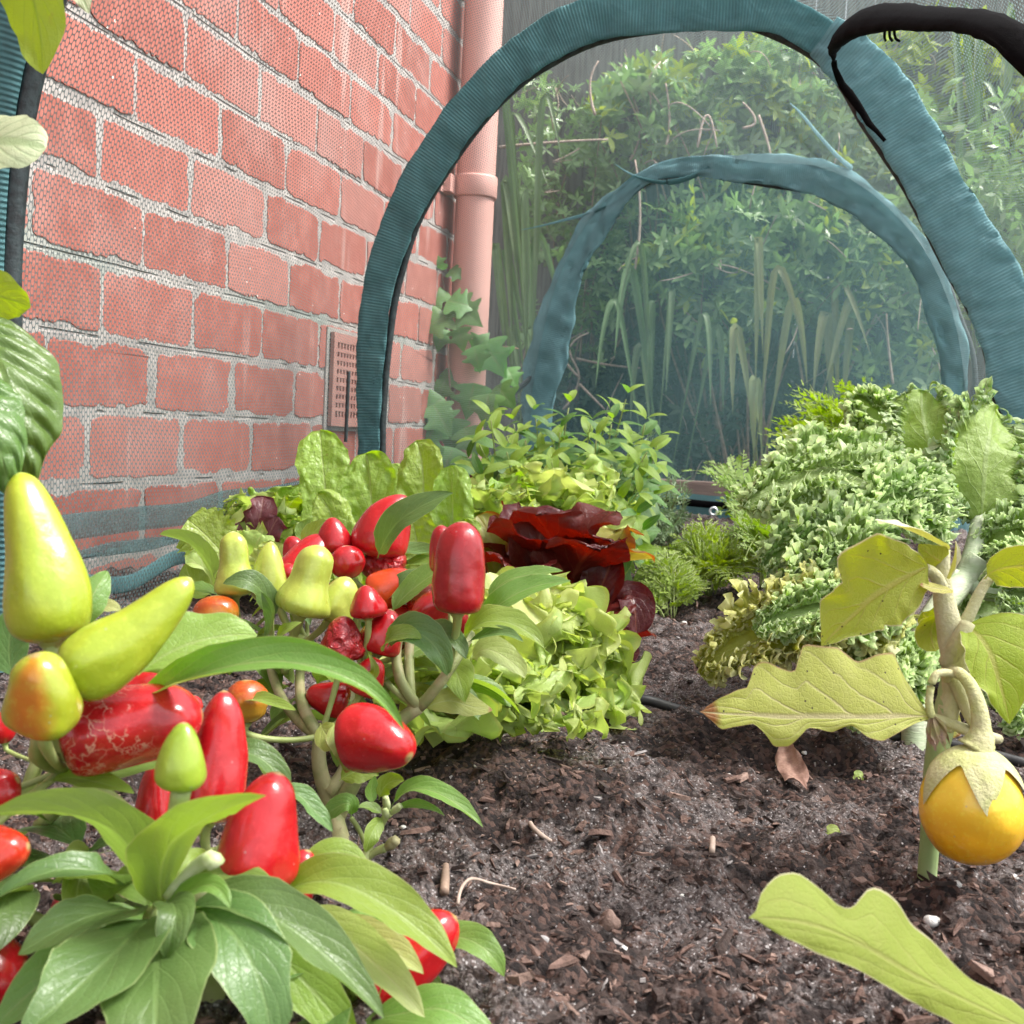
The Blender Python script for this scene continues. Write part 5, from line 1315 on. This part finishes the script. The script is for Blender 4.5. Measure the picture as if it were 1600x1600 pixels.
# ------------------------------------------------------------------ mint and rosemary
gm = G(880, 890); gm[2] = zs(gm[0], gm[1])
mi = thing('mint_plant', gm, 'bushy bright green mint plant at the back of the bed', 'herb')
fb, sb = MB(), MB()
r = np.random.RandomState(21)
zm = 1.68
tips = [(768, 648), (800, 655), (835, 640), (862, 668), (893, 628), (925, 655), (950, 640), (978, 614), (1012, 655), (990, 690), (760, 700), (735, 715), (790, 700), (840, 690), (880, 700), (930, 700), (1010, 700), (960, 720), (905, 740), (850, 735), (800, 735), (1000, 745), (970, 780), (940, 790), (990, 800), (900, 790), (955, 840), (975, 830), (1000, 770), (870, 770), (930, 830), (985, 860), (745, 740), (820, 770)]
for (tx, ty) in tips+[(x_+17, y_+26) for x_, y_ in tips if y_ > 640]+[(x_-19, y_+40) for x_, y_ in tips[:26]]:
    d = zm+r.uniform(-.16, .14)-(ty-614)/250*.16
    tp = P(tx+r.uniform(-5, 5), ty, d)
    bx, by = 880+(tx-880)*.55+r.uniform(-15, 15), 0
    bs_ = A([gm[0]+(tp[0]-gm[0])*.55+r.uniform(-.03, .03), gm[1]+(tp[1]-gm[1])*.5+r.uniform(-.03, .03), 0.])
    c = resample([bs_, bs_*.5+tp*.5+A([0, 0, .02]), tp], 30)
    sb.add(*tube(c[::4], [.0022, .0016, .001], 6, n=16))
    T = norm(np.gradient(c, axis=0))
    nn = max(3, int((tp[2])/.03))
    a0 = r.rand()*PI
    for k in range(nn):
        t = 1-k/nn*.8
        i = int(t*29)
        s = .026+.026*min(1, k/2.5)
        for q in range(2):
            a = a0+k*PI/2+q*PI+r.uniform(-.3, .3)
            e1 = norm(np.cross(T[i], A([.3, .1, .9]) if abs(T[i][2]) < .9 else A([1., 0, 0]))); e2 = np.cross(T[i], e1)
            d_ = e1*math.cos(a)+e2*math.sin(a)
            el = .95-.28*min(k, 4)+r.uniform(-.2, .2)
            if k == 0: el = 1.3
            p1 = c[i]+d_*s*.5+T[i]*s*.35*el
            p2 = c[i]+d_*s*1.2+T[i]*s*(.65*el-.2)
            g_ = pf('ovate', .05)
            ww = s*.27
            V, Fc, uv = leafgeo([c[i], p1, p2], lambda t_: g_(t_)*ww, lambda t_: g_(t_)*ww, T[i]+A([0, 0, .4]), .25, .1, (), 9, 5)
            fb.add(V, Fc, uv, 0 if k > 1 or r.rand() < .3 else 1)
sb.build('stem', M['stem'], mi); fb.build('foliage', [M['mint'], M['mint_l']], mi)
gr = G(1010, 880); gr[2] = zs(gr[0], gr[1])
rs = thing('rosemary_plant', gr, 'small grey green rosemary with fine needle leaves right of the mint', 'herb')
fb, sb = MB(), MB()
for k in range(46):
    tx, ty = r.uniform(985, 1082), r.uniform(672, 850)
    if tx > 1035 and ty < 740: ty = r.uniform(755, 840)
    tp = P(tx, ty, 1.78+r.uniform(-.12, .1))
    bs_ = A([gr[0]+r.uniform(-.05, .05), gr[1]+r.uniform(-.04, .04), 0.])
    c = resample([bs_, bs_*.45+tp*.55+A([0, 0, .01]), tp], 40)
    T = norm(np.gradient(c, axis=0))
    sb.add(*tube(c[::5], .0011, 5, n=10))
    for i in range(10, 40):
        for q in range(3):
            d_ = norm(r.normal(size=3)); d_ = norm(d_-T[i]*np.dot(d_, T[i])+T[i]*.8)
            ln_ = .017*r.uniform(.7, 1.2)
            s2 = norm(np.cross(d_, r.normal(size=3)))*.0011
            q0 = c[i]
            fb.add([q0-s2*.6, q0+s2*.6, q0+d_*ln_*.6+s2, q0+d_*ln_, q0+d_*ln_*.6-s2], [(0, 1, 2, 3, 4)], A([[0, .4], [0, .6], [.6, .7], [1, .5], [.6, .3]]))
sb.build('stem', M['stem_dk'], rs); fb.build('foliage', M['needle'], rs, smooth=False)

# ------------------------------------------------------------------ carrots and chervil
def gz(px, py):
    q = G(px, py); q[2] = zs(q[0], q[1]); return q
grp = 'ferny carrot tops'
ferny('carrot_plant', 'feathery pale carrot seedling nearest the path edge', gz(1045, 948), [P(1000, 905, 1.5), P(1020, 880, 1.52), P(995, 935, 1.48), P(1060, 880, 1.5), P(1090, 900, 1.5), P(1040, 860, 1.55), P(1005, 945, 1.46), P(1100, 920, 1.46)], .045, ['fern_y', 'stem'], seed=1, group=grp)
ferny('carrot_plant', 'feathery carrot top in the middle of the row beside the kale', gz(1110, 930), [P(1060, 840, 1.6), P(1095, 815, 1.62), P(1130, 830, 1.6), P(1160, 850, 1.58), P(1075, 870, 1.55), P(1135, 880, 1.52), P(1180, 880, 1.5), P(1120, 900, 1.48), P(1150, 915, 1.46)], .06, ['fern_y', 'stem'], seed=2, group=grp)
ferny('carrot_plant', 'feathery carrot top drooping over the low kale leaves', gz(1195, 930), [P(1150, 800, 1.6), P(1200, 810, 1.55), P(1230, 840, 1.5), P(1180, 840, 1.5), P(1240, 870, 1.45), P(1165, 870, 1.45), P(1140, 820, 1.6)], .06, ['fern', 'stem'], seed=3, group=grp)
ferny('carrot_plant', 'arching carrot fronds reaching left over the timber board', gz(1240, 905), [P(1085, 735, 1.85), P(1110, 740, 1.83), P(1130, 770, 1.8), P(1150, 745, 1.85), P(1170, 770, 1.8), P(1130, 800, 1.75), P(1190, 740, 1.85), P(1210, 770, 1.75), P(1160, 815, 1.7), P(1120, 725, 1.9)], .075, ['fern', 'stem'], seed=4, group=grp)
ferny('chervil_plant', 'tall leafy light green chervil behind the curly kale', gz(1330, 870), [P(1215, 685, 1.9), P(1235, 650, 1.92), P(1235, 710, 1.85), P(1265, 660, 1.9), P(1290, 690, 1.85), P(1255, 735, 1.8), P(1300, 640, 1.95), P(1330, 605, 2.0), P(1350, 600, 2.0), P(1385, 608, 2.0), P(1310, 670, 1.85), P(1290, 625, 1.95), P(1350, 650, 1.9), P(1400, 640, 1.95), P(1210, 740, 1.8), P(1370, 690, 1.8), P(1420, 690, 1.8), P(1260, 630, 1.95)], .11, ['fern_y', 'stem'], npair=7, nsub=4, seed=5)

# ------------------------------------------------------------------ curly kale
def KL(root, mt, pts, wd, n_, fold=.2, droop=.0, nu=680, nv=27, k=1., label=None, pet=.12):
    """curly leaf: a blade plus a second crimped frill standing up from it along both margins, one mesh"""
    _ls[0] += 1.37
    mid = A([P(*p) for p in pts]); sc = np.mean([p[2] for p in pts])*SC/F_PX
    g_ = pf('frond', pet)
    b = MB()
    under = n_[2] < 0
    f1 = lambda t: g_(t)*wd*.5*sc*(1 if under else .85)
    ruf = ((.12*k, 6, 1.3), (.05*k, 26, 5), (.06*k, 100, 9)) if under else ((.16*k, 6, 1.3), (.08*k, 26, 3), (.085*k, 118, 6))
    V, Fc, uv = leafgeo(mid, f1, f1, cv(n_), fold, droop, ruf, nu, nv, 0, ((.14, 9), (.06, 31)), _ls[0], nsm=.14, crk=(.03*k, 190, 6.0, 9), vexp=True)
    b.add(V, Fc, uv)
    for q, (wf, fo) in enumerate(((1.02, -.25), (.97, .3)) if under else ((1.0, .25), (.86, .75), (.66, 1.0), (.46, 1.2))):
        f2 = lambda t: g_(t)*wd*.5*sc*wf
        V, Fc, uv = leafgeo(mid, f2, f2, cv(n_), fold+fo*.5, droop*.7-.22*(not under), ((.17*k, 7, 1.3), (.11*k, 29+3*q, 2.2), (.10*k, 112+9*q, 4)), nu, nv, 0, ((.16, 9), (.08, 33)), _ls[0]+3+q, nsm=.16, crk=(.055*k, 175+9*q, 3, 9), vexp=True)
        Vg = V.reshape(nu, nv, 3); ug = uv.reshape(nu, nv, 2)
        h = 6 if under else 9
        for sl in (slice(0, h), slice(nv-h, nv)):
            v_ = Vg[:, sl]; b.add(v_.reshape(-1, 3), grid_faces(nu, v_.shape[1]), ug[:, sl].reshape(-1, 2))
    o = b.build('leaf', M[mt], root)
    if label: o['label'] = label
    return o
ka = thing('kale_plant', down(G(1428, 1175)), 'big curly kale plant with frilled leaves, margins coloured backlit pale, behind the eggplant', 'kale')
k0 = ORG[ka.name]
hub = P(1505, 905, .93)
stems(ka, [([k0-A([0, 0, .03]), P(1432, 1080, .84), P(1440, 1000, .86), P(1475, 940, .9), hub, P(1530, 870, .93)], [.0095, .010, .0105, .011, .012, .010]),
           ([hub, P(1420, 880, .92), P(1350, 855, .90), P(1300, 850, .88)], [.008, .006, .005, .004]),
           ([hub, P(1525, 840, .95), P(1532, 770, .97), P(1530, 690, .98)], [.009, .008, .006, .004]),
           ([hub, P(1560, 930, .93), P(1620, 900, .92)], [.008, .006, .005])], 'kstalk', 'stalk')
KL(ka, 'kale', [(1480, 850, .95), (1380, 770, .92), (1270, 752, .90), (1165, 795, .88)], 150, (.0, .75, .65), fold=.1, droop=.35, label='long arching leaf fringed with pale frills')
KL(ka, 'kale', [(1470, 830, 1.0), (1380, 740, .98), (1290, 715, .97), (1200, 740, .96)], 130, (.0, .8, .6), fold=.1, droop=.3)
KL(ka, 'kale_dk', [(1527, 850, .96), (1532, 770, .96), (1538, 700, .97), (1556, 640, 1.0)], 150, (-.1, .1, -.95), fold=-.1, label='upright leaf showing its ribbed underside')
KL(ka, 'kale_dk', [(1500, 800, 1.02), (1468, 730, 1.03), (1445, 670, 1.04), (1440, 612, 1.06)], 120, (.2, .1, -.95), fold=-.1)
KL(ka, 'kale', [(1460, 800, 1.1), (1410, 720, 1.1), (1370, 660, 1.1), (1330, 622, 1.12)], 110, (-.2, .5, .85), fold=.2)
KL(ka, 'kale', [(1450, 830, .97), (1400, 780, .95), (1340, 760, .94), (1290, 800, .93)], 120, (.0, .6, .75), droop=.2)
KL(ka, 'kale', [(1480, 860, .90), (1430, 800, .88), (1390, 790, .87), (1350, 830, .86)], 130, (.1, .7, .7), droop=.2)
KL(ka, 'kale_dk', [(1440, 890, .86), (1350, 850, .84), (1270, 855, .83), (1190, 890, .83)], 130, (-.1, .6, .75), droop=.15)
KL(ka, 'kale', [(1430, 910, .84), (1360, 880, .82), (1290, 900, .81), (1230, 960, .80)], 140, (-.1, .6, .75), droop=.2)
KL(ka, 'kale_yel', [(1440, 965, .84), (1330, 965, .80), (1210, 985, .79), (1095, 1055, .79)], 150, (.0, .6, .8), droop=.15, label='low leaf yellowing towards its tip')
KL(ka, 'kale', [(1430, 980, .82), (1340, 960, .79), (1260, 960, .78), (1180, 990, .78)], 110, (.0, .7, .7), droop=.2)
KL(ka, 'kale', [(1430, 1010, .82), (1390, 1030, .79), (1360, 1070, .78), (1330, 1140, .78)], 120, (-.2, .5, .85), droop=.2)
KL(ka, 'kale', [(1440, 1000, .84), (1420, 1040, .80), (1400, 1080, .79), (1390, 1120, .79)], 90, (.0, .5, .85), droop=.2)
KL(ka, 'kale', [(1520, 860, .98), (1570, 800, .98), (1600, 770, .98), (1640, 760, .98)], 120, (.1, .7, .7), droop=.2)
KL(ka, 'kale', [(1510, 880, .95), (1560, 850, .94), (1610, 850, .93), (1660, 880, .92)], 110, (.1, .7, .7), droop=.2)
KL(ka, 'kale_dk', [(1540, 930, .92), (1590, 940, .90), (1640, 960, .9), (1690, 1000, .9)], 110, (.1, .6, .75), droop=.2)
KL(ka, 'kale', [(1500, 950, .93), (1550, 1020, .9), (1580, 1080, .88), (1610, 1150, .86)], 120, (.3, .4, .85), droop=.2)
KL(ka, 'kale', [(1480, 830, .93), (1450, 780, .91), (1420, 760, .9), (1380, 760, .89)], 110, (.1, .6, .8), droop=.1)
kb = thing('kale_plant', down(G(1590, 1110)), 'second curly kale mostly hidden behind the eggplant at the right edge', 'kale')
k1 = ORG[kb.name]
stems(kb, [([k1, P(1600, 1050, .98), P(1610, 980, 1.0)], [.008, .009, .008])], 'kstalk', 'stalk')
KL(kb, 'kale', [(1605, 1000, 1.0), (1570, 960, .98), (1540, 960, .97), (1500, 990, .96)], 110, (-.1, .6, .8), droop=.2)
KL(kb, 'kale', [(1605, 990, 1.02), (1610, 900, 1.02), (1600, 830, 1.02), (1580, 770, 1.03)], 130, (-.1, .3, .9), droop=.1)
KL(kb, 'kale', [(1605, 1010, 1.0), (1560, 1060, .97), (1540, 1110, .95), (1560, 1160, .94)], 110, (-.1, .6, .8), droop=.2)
# ------------------------------------------------------------------ ivy on the corner
iv = thing('ivy_vine', down(A([WX+.03, wall_y1-.05, 0])), 'ivy vine with lobed leaves climbing the wall corner in front of the pink downpipe', 'ivy')
zi = 2.62
def PI_(x, y, dz=0): return PR(x, y, zi+dz)
stems(iv, [([ORG[iv.name], PI_(705, 640), PI_(700, 560), PI_(697, 480), PI_(690, 425), PI_(684, 405)], [.003, .0026, .002, .0016, .0012]), ([PI_(705, 620), PI_(740, 570), PI_(770, 545), PI_(810, 545)], [.002, .0016, .0012])], 'twig', 'stem')
iw = ([0, .03, .08, .16, .22, .30, .38, .46, .53, .60, .72, .84, 1], [.0, .22, .48, .62, .58, .34, .40, .66, .60, .30, .22, .12, 0])
for (x, y, s, dx, dy) in [(685, 410, 26, -.2, -.6), (715, 428, 30, .6, .4), (682, 465, 44, -.7, .3), (722, 475, 52, .8, .2), (678, 505, 58, -.8, .5), (730, 490, 60, .7, .6), (688, 530, 40, -.2, .9), (720, 530, 40, .2, .9), (750, 535, 40, .4, -.4), (772, 560, 70, .5, .8), (715, 590, 50, .5, .8), (690, 610, 44, -.3, .9), (745, 560, 44, .2, .9), (670, 640, 66, -.7, .6), (690, 655, 60, .5, .9), (735, 625, 60, -.2, .9), (790, 620, 50, .5, .6), (760, 640, 56, -.1, .9), (705, 680, 60, .0, 1), (668, 690, 56, -.4, .9), (735, 690, 52, .4, .9), (800, 590, 40, .4, .8), (700, 720, 50, -.3, .8), (660, 720, 46, -.5, .7), (730, 740, 50, .3, .8)]:
    n_ = math.hypot(dx, dy); dx, dy = dx/n_, dy/n_
    px0, py0 = x-dx*s*.45, y-dy*s*.45
    dz = rnd.uniform(-.05, .02)
    mid = [PI_(px0, py0, dz), PI_(x, y, dz-.012), PI_(x+dx*s*.55, y+dy*s*.55, dz)]
    sc = zi/F_PX*s*.85
    _ls[0] += 1
    V, Fc, uv = leafgeo(mid, lambda t: np.interp(t, *iw)*sc, lambda t: np.interp(t, *iw)*sc, cv((rnd.uniform(-.3, .3), .35, .85)), .15, .1, (), 30, 7)
    mesh('leaf', V, Fc, M['ivy'], iv, uv=uv)

# ------------------------------------------------------------------ bushes beyond the net
rb = np.random.RandomState(31)
def bush(name, lab, blobs, zc, n, mts, base_px, leaf=.055, cluster=5, twigs=10, group='bushes behind the net', wfrac=.17, zr=.22):
    bz = PR(base_px[0], base_px[1], zc); bs_ = A([bz[0], max(bz[1], YE+.25), -.03])
    root = thing(name, bs_, lab, 'bush', group)
    fb, sb = MB(), MB()
    cs = []
    for (x, y, rx, ry) in blobs:
        k = int(n*rx*ry/sum(b_[2]*b_[3] for b_ in blobs))
        for j in range(k):
            a, q = rb.rand()*2*PI, math.sqrt(rb.rand())
            px, py = x+rx*q*math.cos(a), y+ry*q*math.sin(a)
            if math.sin(px/31.+zc*9)*math.sin(py/27.+zc*5)+.5*math.sin(px/13.+py/17.) < -.62: continue
            c = PR(px, py, zc+rb.uniform(-zr, zr)); c[1] = max(c[1], YE-.02+.25*min(1, max(0, 1.0-c[2])))
            if c[2] < .05: continue
            cs.append(c)
            ax = norm(rb.normal(size=3)+A([0, -.7, .5]))
            e1 = norm(np.cross(ax, A([.3, .5, .8]))); e2 = np.cross(ax, e1)
            mi_ = 0 if rb.rand() < .86 else 1
            kk = rb.randint(cluster-1, cluster+2)
            for i in range(kk):
                t = 2*PI*i/kk+rb.uniform(-.3, .3)
                d = norm(e1*math.cos(t)+e2*math.sin(t)+ax*rb.uniform(-.1, .5))
                l = leaf*rb.uniform(.6, 1.15)
                s2 = norm(np.cross(d, ax))*l*wfrac
                V = A([c, c+d*l*.35+s2, c+d*l*.7+s2*.8, c+d*l-ax*l*.1, c+d*l*.7-s2*.8, c+d*l*.35-s2, c+d*l*.5+ax*l*-.05])
                fb.add(V, [(0, 1, 6), (1, 2, 6), (2, 3, 6), (3, 4, 6), (4, 5, 6), (5, 0, 6)], A([[0, .5], [.35, 1], [.7, .9], [1, .5], [.7, .1], [.35, 0], [.5, .5]]), mi_)
    cs = A(cs)
    limbs = []
    for k in range(twigs):
        e = cs[rb.randint(len(cs))]
        m_ = bs_*.4+e*.6+A([rb.uniform(-.15, .15), rb.uniform(-.05, .1), rb.uniform(0, .12)])
        sb.add(*tube([bs_+A([rb.uniform(-.06, .06), rb.uniform(-.05, .05), 0]), m_, e+A([0, -.02, 0])], [.006, .004, .0018], 6, n=16))
    for k in range(twigs*3):
        e = cs[rb.randint(len(cs))]
        d = norm(rb.normal(size=3)+A([0, -.3, -.3]))*rb.uniform(.08, .25)
        sb.add(*tube([e, e+d*.5+rb.normal(size=3)*.02, e+d], [.0028, .002, .0014], 5, n=9), mi=1)
    sb.build('branch', [M['twig'], M['twig_pale']], root)
    fb.build('foliage', [M[q] for q in mts], root)
    return root
bush('leafy_bush', 'dense bush with small palmate leaves rising in the middle behind the end net', [(1110, 150, 130, 80), (1180, 210, 140, 90), (1010, 170, 90, 70), (1240, 110, 110, 60)], 3.95, 1900, ['bush', 'bush_y'], (1120, 700), twigs=14)
bush('leafy_bush', 'loose bush hanging lower in front, under the second hoop', [(1130, 360, 130, 70), (1230, 420, 170, 90), (1060, 420, 80, 50), (1120, 500, 60, 60), (1330, 380, 110, 80)], 3.85, 2000, ['bush', 'bush_y'], (1180, 720), twigs=14)
bush('leafy_bush', 'shaded bush on the right, seen between the two hoops', [(1400, 250, 80, 120), (1440, 470, 60, 90), (1420, 580, 70, 60), (1340, 520, 60, 60)], 3.9, 1000, ['bush', 'bush_y'], (1430, 720), twigs=10)
bush('leafy_bush', 'bright tall bush behind the top right corner', [(1480, 90, 120, 80), (1570, 230, 80, 130), (1380, 100, 70, 70), (1640, 120, 80, 120), (1300, 200, 70, 60), (1600, 420, 90, 150), (1540, 330, 60, 100), (1680, 350, 80, 200)], 4.0, 2100, ['bush_y', 'bush'], (1560, 720), twigs=12)
bush('leafy_bush', 'thin twiggy bush in front of the fence beside the downpipe', [(900, 330, 100, 110), (960, 420, 90, 90), (980, 220, 80, 80), (900, 520, 90, 70), (860, 200, 60, 90)], 4.0, 1000, ['bush', 'bush'], (900, 720), twigs=14, leaf=.04)
bush('low_shrub', 'low shrub coloured dark for the shade behind the end net', [(1100, 640, 260, 90), (900, 650, 90, 80), (1330, 650, 160, 90), (1010, 560, 80, 60)], 4.0, 1900, ['low', 'low'], (1100, 735), twigs=8, leaf=.05, zr=.12)
# twiggy stems
tw = thing('dead_shrub', PR(1400, 700, 3.75)*A([1, 1, 0])+A([0, 0, -.03]), 'tangle of bare brown canes between the bushes', 'shrub')
sb = MB()
for pts in [[(1310, 620), (1345, 540), (1400, 430), (1420, 380)], [(1395, 600), (1388, 540), (1385, 490)], [(1340, 440), (1375, 465), (1415, 490)], [(1255, 600), (1240, 520), (1225, 470)], [(900, 560), (950, 570), (1000, 575)], [(880, 640), (905, 590), (890, 545), (920, 520)], [(905, 590), (880, 560), (870, 535)], [(905, 600), (930, 625), (945, 640)], [(930, 180), (922, 130), (935, 95)], [(985, 250), (1000, 200), (985, 140), (970, 100)], [(1090, 230), (1105, 180), (1120, 230)], [(1185, 180), (1200, 225), (1205, 250)], [(1160, 200), (1180, 190), (1160, 160)], [(780, 230), (870, 222), (950, 218)], [(990, 430), (1000, 340), (992, 250)], [(1040, 230), (1046, 190), (1040, 130)], [(1480, 480), (1440, 430), (1390, 410)], [(1330, 560), (1400, 470), (1470, 440)]]:
    z = 3.72+rb.uniform(-.12, .1)
    sb.add(*tube([PR(x, y, z) for x, y in pts], [.0045, .0038, .0028], 6, n=14))
sb.build('cane', M['twig_pale'], tw)

# strap leaved plants
def strap(name, lab, basepx, zc, tips, w=.026, mt='strap', grp='strap leaved plants behind the net'):
    bz = PR(basepx[0], basepx[1], zc); bs_ = A([bz[0], bz[1], -.03])
    root = thing(name, bs_, lab, 'plant', grp)
    for (mx, my, tx, ty) in tips:
        z = zc+rb.uniform(-.06, .06)
        m_, t_ = PR(mx, my-50, z), PR(tx, ty, z-.05)
        b0 = bs_+A([rb.uniform(-.05, .05), rb.uniform(-.03, .03), 0])
        ww = w*rb.uniform(.7, 1.15)*.5
        g_ = pf(([0, .4, .55, .75, .92, 1], [.12, .2, .8, 1, .6, 0]))
        V, Fc, uv = leafgeo([b0, b0*.45+m_*.55+A([0, 0, .04]), m_, t_], lambda t: g_(t)*ww, lambda t: g_(t)*ww, A([rb.uniform(-.3, .3), -.7, .6]), .35, 0, (), 24, 5, rb.uniform(-.5, .5))
        mesh('leaf', V, Fc, M[mt], root, uv=uv)
    return root
strap('strap_leaf_plant', 'strap leaved plant with long drooping blades right behind the downpipe', (830, 735), 3.55, [(790, 200, 815, 350), (800, 230, 860, 300), (790, 330, 812, 470), (820, 350, 830, 480), (775, 430, 790, 560), (790, 440, 830, 560), (840, 420, 880, 500), (850, 200, 880, 260), (800, 560, 820, 640), (830, 560, 850, 620)], .030)
strap('strap_leaf_plant', 'strap leaved clump hanging in the dark gap under the bushes', (1040, 740), 3.6, [(985, 470, 960, 560), (1020, 520, 1010, 620), (1050, 500, 1040, 620), (1000, 430, 968, 480), (1100, 540, 1110, 640), (960, 520, 930, 610), (1120, 560, 1130, 650), (1000, 590, 985, 660)], .026)
strap('strap_leaf_plant', 'broad strap leaves with reddish tips hanging before the canes', (1200, 745), 3.5, [(1185, 420, 1192, 560), (1215, 470, 1260, 560), (1180, 640, 1178, 715), (1240, 520, 1262, 610), (1150, 560, 1145, 650)], .030, 'strap_r')
strap('strap_leaf_plant', 'strap leaves leaning right below the second hoop', (1330, 740), 3.6, [(1310, 490, 1362, 560), (1330, 520, 1290, 600), (1290, 540, 1270, 620)], .030, 'strap_r')
strap('strap_leaf_plant', 'tall pale strap leaves arching in the top right corner', (1540, 740), 3.7, [(1490, 60, 1500, 160), (1510, 60, 1545, 140), (1530, 180, 1590, 230), (1580, 60, 1560, 150), (1500, 260, 1560, 330), (1530, 90, 1520, 170)], .032)
tt_ = thing('small_tree', A([*PR(1530, 700, 3.3)[:2], -.03]), 'slim dark tree trunk beside the right hand hoops', 'tree')
tb = ORG[tt_.name]
V_, F_, U_ = tube([tb, tb+A([.01, 0, .2]), tb+A([-.01, .02, .45]), tb+A([.02, .03, .72])], [.028, .024, .022, .018], 12, n=24)
mesh('trunk', V_+.004*vnoise(V_*40)[:, None], F_, M['bark'], tt_)
fb = MB()
for k in range(520):
    c = tb+A([.04, .05, .95])+rb.normal(size=3)*A([.14, .12, .14])
    for i in range(5):
        d = norm(rb.normal(size=3)); l = .05*rb.uniform(.6, 1.1); s2 = norm(np.cross(d, rb.normal(size=3)))*l*.2
        fb.add([c, c+d*l*.4+s2, c+d*l, c+d*l*.4-s2], [(0, 1, 2, 3)], A([[0, .5], [.4, 1], [1, .5], [.4, 0]]))
fb.build('crown', M['bush'], tt_)

# ------------------------------------------------------------------ bits lying on the soil
dl = mesh('dry_leaf', *leafgeo([gz(1222, 1182)+A([0, 0, .012]), gz(1236, 1206)+A([0, 0, .011]), gz(1262, 1228)+A([0, 0, .004])], lambda t: .012*np.sin(PI*np.clip(t, .02, 1)), lambda t: .011*np.sin(PI*np.clip(t, .02, 1)), A([-.4, -.5, .8]), .4, .1, ((.25, 3, 2), (.1, 7, 2)), 24, 9)[:2], M['dead'], org=gz(1240, 1205))
tag(dl, 'curled pinkish brown dead leaf on the soil', 'dead leaf')
def lump(name, px, py, s, mt, lab, cat, grp=None, fl=.7):
    c = gz(px, py)
    d = np.linalg.norm(c-C0)/F_PX*s*.5
    rr = np.random.RandomState(int(px))
    n, m_ = 8, 10
    a = np.linspace(0, 2*PI, m_, endpoint=False); e = np.linspace(-PI/2, PI/2, n)
    V = A([[(math.cos(t)*math.cos(x), math.sin(t)*math.cos(x)*.8, math.sin(x)*fl) for t in a] for x in e]).reshape(-1, 3)
    V = V*(1+.35*vnoise(V*1.6+px)[:, None])*d+A([0, 0, d*.45])
    o = mesh(name, V+c, grid_faces(n, m_, True), M[mt], org=c)
    return tag(o, lab, cat, grp)
PB = 'white perlite grains on the soil'
for (px, py, s, lab) in [(1455, 1454, 22, 'largest white perlite lump, in front of the eggplant stem'), (1492, 1424, 13, 'white perlite grain between the biggest lump and the eggplant'), (976, 1461, 12, 'white perlite grain in the middle of the foreground soil'), (1247, 1422, 11, 'white perlite grain behind the lobed leaf at lower right'), (630, 1298, 11, 'white perlite grain beside the young pepper shoot'), (1140, 1205, 10, 'white perlite grain left of the dead leaf'), (1256, 1181, 9, 'white perlite grain behind the dead leaf'), (1002, 1257, 7, 'tiny white perlite grain on the bark chips'), (1067, 1385, 8, 'white perlite grain among pale chips'), (1586, 1371, 12, 'white perlite grain under the golden fruit at the right edge'), (1070, 960, 9, 'white perlite grain far down the path'), (1068, 1041, 9, 'white perlite grain by the drip hose')]:
    lump('perlite', px, py, s, 'perlite', lab, 'perlite', PB)
lump('pebble', 848, 1461, 20, 'pebble', 'smooth pale grey pebble on sandy soil', 'pebble')
lump('clod', 955, 1402, 34, 'chip2', 'crumbly pinkish clod standing on the soil', 'clod', fl=1.1)
def twig(px, mt, r_, lab, lift=.004):
    pts = []
    for i, (x, y) in enumerate(px):
        q = gz(x, y); q[2] += lift*(1+2.2*math.sin(PI*i/(len(px)-1)))
        pts.append(q)
    V, Fc, uv = tube(pts, [r_, r_, r_*.7], 7, n=18)
    o = mesh('dry_twig', V, Fc, M[mt], org=pts[0])
    tag(o, lab, 'twig', 'dry twigs on the soil')
twig([(715, 1418), (732, 1394), (770, 1384), (805, 1392)], 'twig_pale', .0009, 'thin pale bent twig beside the lowest red pepper')
twig([(1112, 1338), (1113, 1318), (1113, 1302)], 'twig_pale', .0018, 'short pale straight twig standing out on the bark', .002)
twig([(695, 1378), (697, 1350)], 'twig', .0026, 'stubby brown twig right of the young shoot', .002)
twig([(590, 1400), (640, 1402), (672, 1404)], 'twig', .0010, 'reddish dry twig lying level behind the pepper leaves', .002)
twig([(828, 1292), (840, 1300), (862, 1306)], 'twig_pale', .0016, 'small pale twig on the bark chips in mid path', .002)
for k, (px, py, s, lab) in enumerate([(1302, 1299, 20, 'small green leaf scrap on the soil by the eggplant stem'), (1342, 1212, 14, 'tiny green leaf scrap right of the dead leaf')]):
    c = gz(px, py); d = np.linalg.norm(c-C0)/F_PX*s*.5
    V, Fc, uv = leafgeo([c+A([-d, 0, .003]), c+A([0, .002, .006]), c+A([d, .0, .003])], lambda t: d*np.sin(PI*np.clip(t, .03, 1)), lambda t: d*np.sin(PI*np.clip(t, .03, 1)), A([0, -.5, .8]), .2, 0, ((.3, 4, 2),), 14, 7)
    tag(mesh('leaf_scrap', V, Fc, M['oak'], uv=uv, org=c), lab, 'leaf scrap', 'leaf scraps on the soil')
